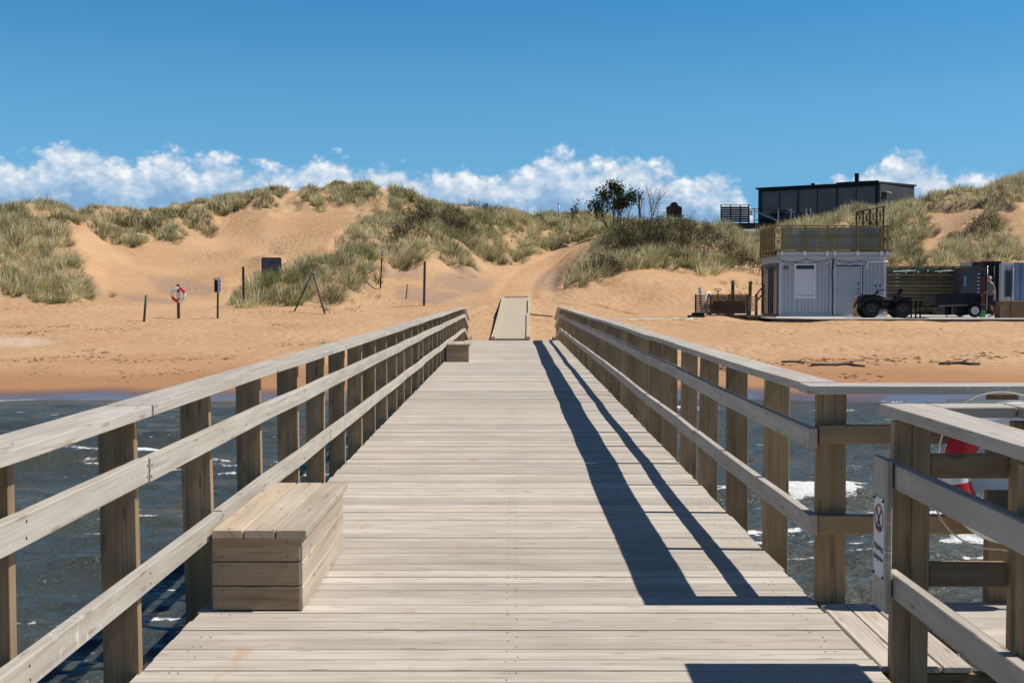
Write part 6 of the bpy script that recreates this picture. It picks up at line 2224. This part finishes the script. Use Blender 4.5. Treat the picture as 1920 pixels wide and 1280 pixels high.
    a_, b_ = W_(1419, 0).x - oo.x, W_(1462, 0).x - oo.x
    m = MB(); m.bar((a_, 0, zr - .25), (b_, 0, zf + .2), .04, .09); m.build('brace', M['grey_trim'], rl)
    m = MB(); m.bar((a_, .06, zf + .2), (b_, .06, zr - .1), .04, .07); m.build('brace', M['black_clad'], rl)
    m = MB(); m.bar((W_(1408, 0).x - oo.x, 0, zr), (W_(1492, 0).x - oo.x, 0, zr - .25), .10, .06); m.build('handrail', M['black_clad'], rl)
    m = MB(); m.bar((W_(1478, 0).x - oo.x, -.03, zr - .05), (W_(1493, 0).x - oo.x, -.03, zr - .4), .05, .06); m.build('brace', M['grey_trim'], rl)
    m = MB(); m.box(((W_(1411, 0).x - oo.x), -.08, (W_(0, 399).z - oo.z)), (.32, .03, .55)); m.build('notice_board', M['sign_white'], t)
dark_house()

def cafe_bits():
    for k, px_ in enumerate((1512, 1520)):
        D = 110; p = at(px_, 398, D); g = ground(p.x, p.y)
        r = thing('white_post', ('short white post in the grass nearer the terrace', 'short white post in the grass nearer the house windows')[k], 'post', (p.x, p.y, g), 0, 'short white posts in the grass before the dark house')
        m = MB(); h = at(px_, 392, D).z - g
        m.bar((0, 0, -.2), (0, 0, h), .08, .08, .5, up=(0, 1, 0)); m.build('shaft', M['white_paint'], r)
        m = MB(); m.box((0, 0, h + .02), (.11, .11, .04)); m.build('cap', M['white_paint'], r)
    D = 111; a = at(1576, 385, D); b = at(1602, 387, D)
    r = thing('pale_hand_rail', 'thin pale rail standing out of the grass under the house', 'handrail', tuple(a))
    d = b - a
    m = MB(); m.tube([(0, 0, 0), tuple(d)], .03, 6); m.build('rail', M['white_paint'], r)
    for t_ in (0.02, .98):
        m = MB(); m.tube([tuple(d * t_), tuple(d * t_ + Vector((0, 0, -1.0)))], .03, 6); m.build('post', M['white_paint'], r)
cafe_bits()

# ------------------------------------------------------------------ drift wood, weed and shells
def driftwood(label, pts, r0, seed):
    random.seed(seed)
    P = [hit(a, b) for a, b in pts]
    o = P[0]
    root = thing('driftwood', label, 'driftwood', tuple(o), 0, 'driftwood on the drift line')
    q = []
    for i, p in enumerate(P):
        q.append(p - o + Vector((0, 0, r0 * .8)))
    m = MB(); m.tube(q, [r0 * (1 - .6 * abs(i / (len(q) - 1) - .35)) for i in range(len(q))], 7); m.build('stem', M['old_wood'], root)
    k = len(q) // 2
    m = MB(); m.tube([q[k], q[k] + Vector((.25, .1, .10)), q[k] + Vector((.5, .12, .06))], [r0 * .5, r0 * .35, r0 * .15], 6); m.build('twig', M['old_wood'], root)
driftwood('long bent stick of driftwood on the sand behind the right railing', [(1522, 686), (1545, 685.5), (1570, 686), (1590, 684.5), (1605, 687), (1622, 688.5)], .042, 1)
driftwood('dark driftwood log farther right on the sand', [(1762, 684), (1782, 683), (1800, 682.5), (1818, 684.5), (1838, 684.5)], .05, 2)
driftwood('short stubby driftwood piece left of the long bent stick', [(1466, 680), (1480, 679.5), (1495, 679.5), (1510, 681)], .035, 3)

def scatter_flakes(name, label, cat, areas, mat_cols, seed, emat):
    rng = np.random.default_rng(seed)
    Ps = []; Ss = []
    for (x0, y0, x1, y1, n, s0, s1) in areas:
        # thrown over a strip of beach; clumped along it
        a = hit(x0, y0); b = hit(x1, y1)
        t = rng.uniform(0, 1, n)
        cl = rng.uniform(0, 1, max(3, n // 9))
        t = np.where(rng.uniform(0, 1, n) < .6, np.clip(cl[rng.integers(0, len(cl), n)] + rng.normal(0, .02, n), 0, 1), t)
        X = a.x + (b.x - a.x) * t + rng.normal(0, .12, n); Y = a.y + (b.y - a.y) * t + rng.normal(0, .55, n) + .35 * np.sin(X * 1.3)
        Z = ground_arr(X, Y) + .012
        Ps.append(np.stack([X, Y, Z], -1)); Ss.append(rng.uniform(s0, s1, n))
    P = np.concatenate(Ps); S = np.concatenate(Ss)
    n = len(P)
    yaw = rng.normal(0, .5, n)
    a = np.stack([np.cos(yaw), np.sin(yaw), rng.normal(0, .10, n)], -1); b = np.stack([-np.sin(yaw) * .5, np.cos(yaw) * .5, np.abs(rng.normal(.06, .10, n))], -1)
    s = S[:, None]
    V = np.stack([P - a * s, P - b * s * .35, P + a * s, P + b * s * .4 + np.array([0, 0, .008])], 1).astype(np.float32)
    me = bpy.data.meshes.new(name)
    me.vertices.add(n * 4); me.vertices.foreach_set('co', V.ravel())
    me.loops.add(n * 4); me.loops.foreach_set('vertex_index', np.arange(n * 4, dtype=np.int32))
    me.polygons.add(n); me.polygons.foreach_set('loop_start', np.arange(0, n * 4, 4, dtype=np.int32))
    me.update()
    c = np.ones((n, 4, 4), np.float32); lc = np.array(mat_cols)
    c[:, :, :3] = (lc[rng.integers(0, len(lc), n)] * rng.uniform(.6, 1.3, n)[:, None])[:, None, :]
    at_ = me.attributes.new('hue', 'FLOAT_COLOR', 'POINT'); at_.data.foreach_set('color', c.ravel())
    me.materials.append(emat)
    o = bpy.data.objects.new(name, me); COL.objects.link(o)
    tag(o, label, cat, kind='stuff')
M['debris'] = make_grass_mat('debris', .05)
scatter_flakes('seaweed', 'dark dry seaweed scattered in drift lines along the beach', 'seaweed', [
    (-300, 672, 420, 674, 330, .012, .10), (-300, 700, 430, 702, 130, .015, .08), (-200, 606, 260, 618, 330, .015, .08), (0, 625, 110, 626, 50, .03, .1), (150, 660, 200, 662, 14, .05, .15), (400, 596, 560, 612, 70, .02, .08),
    (1360, 681, 1560, 678, 60, .02, .12), (1500, 676, 1760, 679, 60, .02, .13), (1600, 680, 1980, 664, 150, .02, .14), (1560, 705, 1660, 708, 20, .03, .14), (1350, 690, 1370, 700, 26, .05, .16),
    (1400, 625, 1900, 617, 60, .03, .1), (250, 600, 400, 598, 40, .02, .08), (430, 660, 620, 640, 60, .02, .07), (1180, 640, 1400, 660, 40, .02, .07)],
    [(.035, .022, .014), (.05, .035, .02), (.02, .014, .01)], 5, M['debris'])
scatter_flakes('shells', 'tiny white shells strewn over the damp sand near the water', 'shells', [
    (-300, 719, 420, 720, 240, .006, .014), (-300, 734, 400, 734, 90, .005, .012), (-300, 645, 100, 642, 420, .006, .016), (1500, 722, 1980, 722, 130, .006, .014), (1500, 737, 1980, 737, 50, .005, .012), (300, 648, 420, 646, 50, .006, .012)],
    [(.75, .70, .62), (.6, .55, .48)], 6, M['debris'])
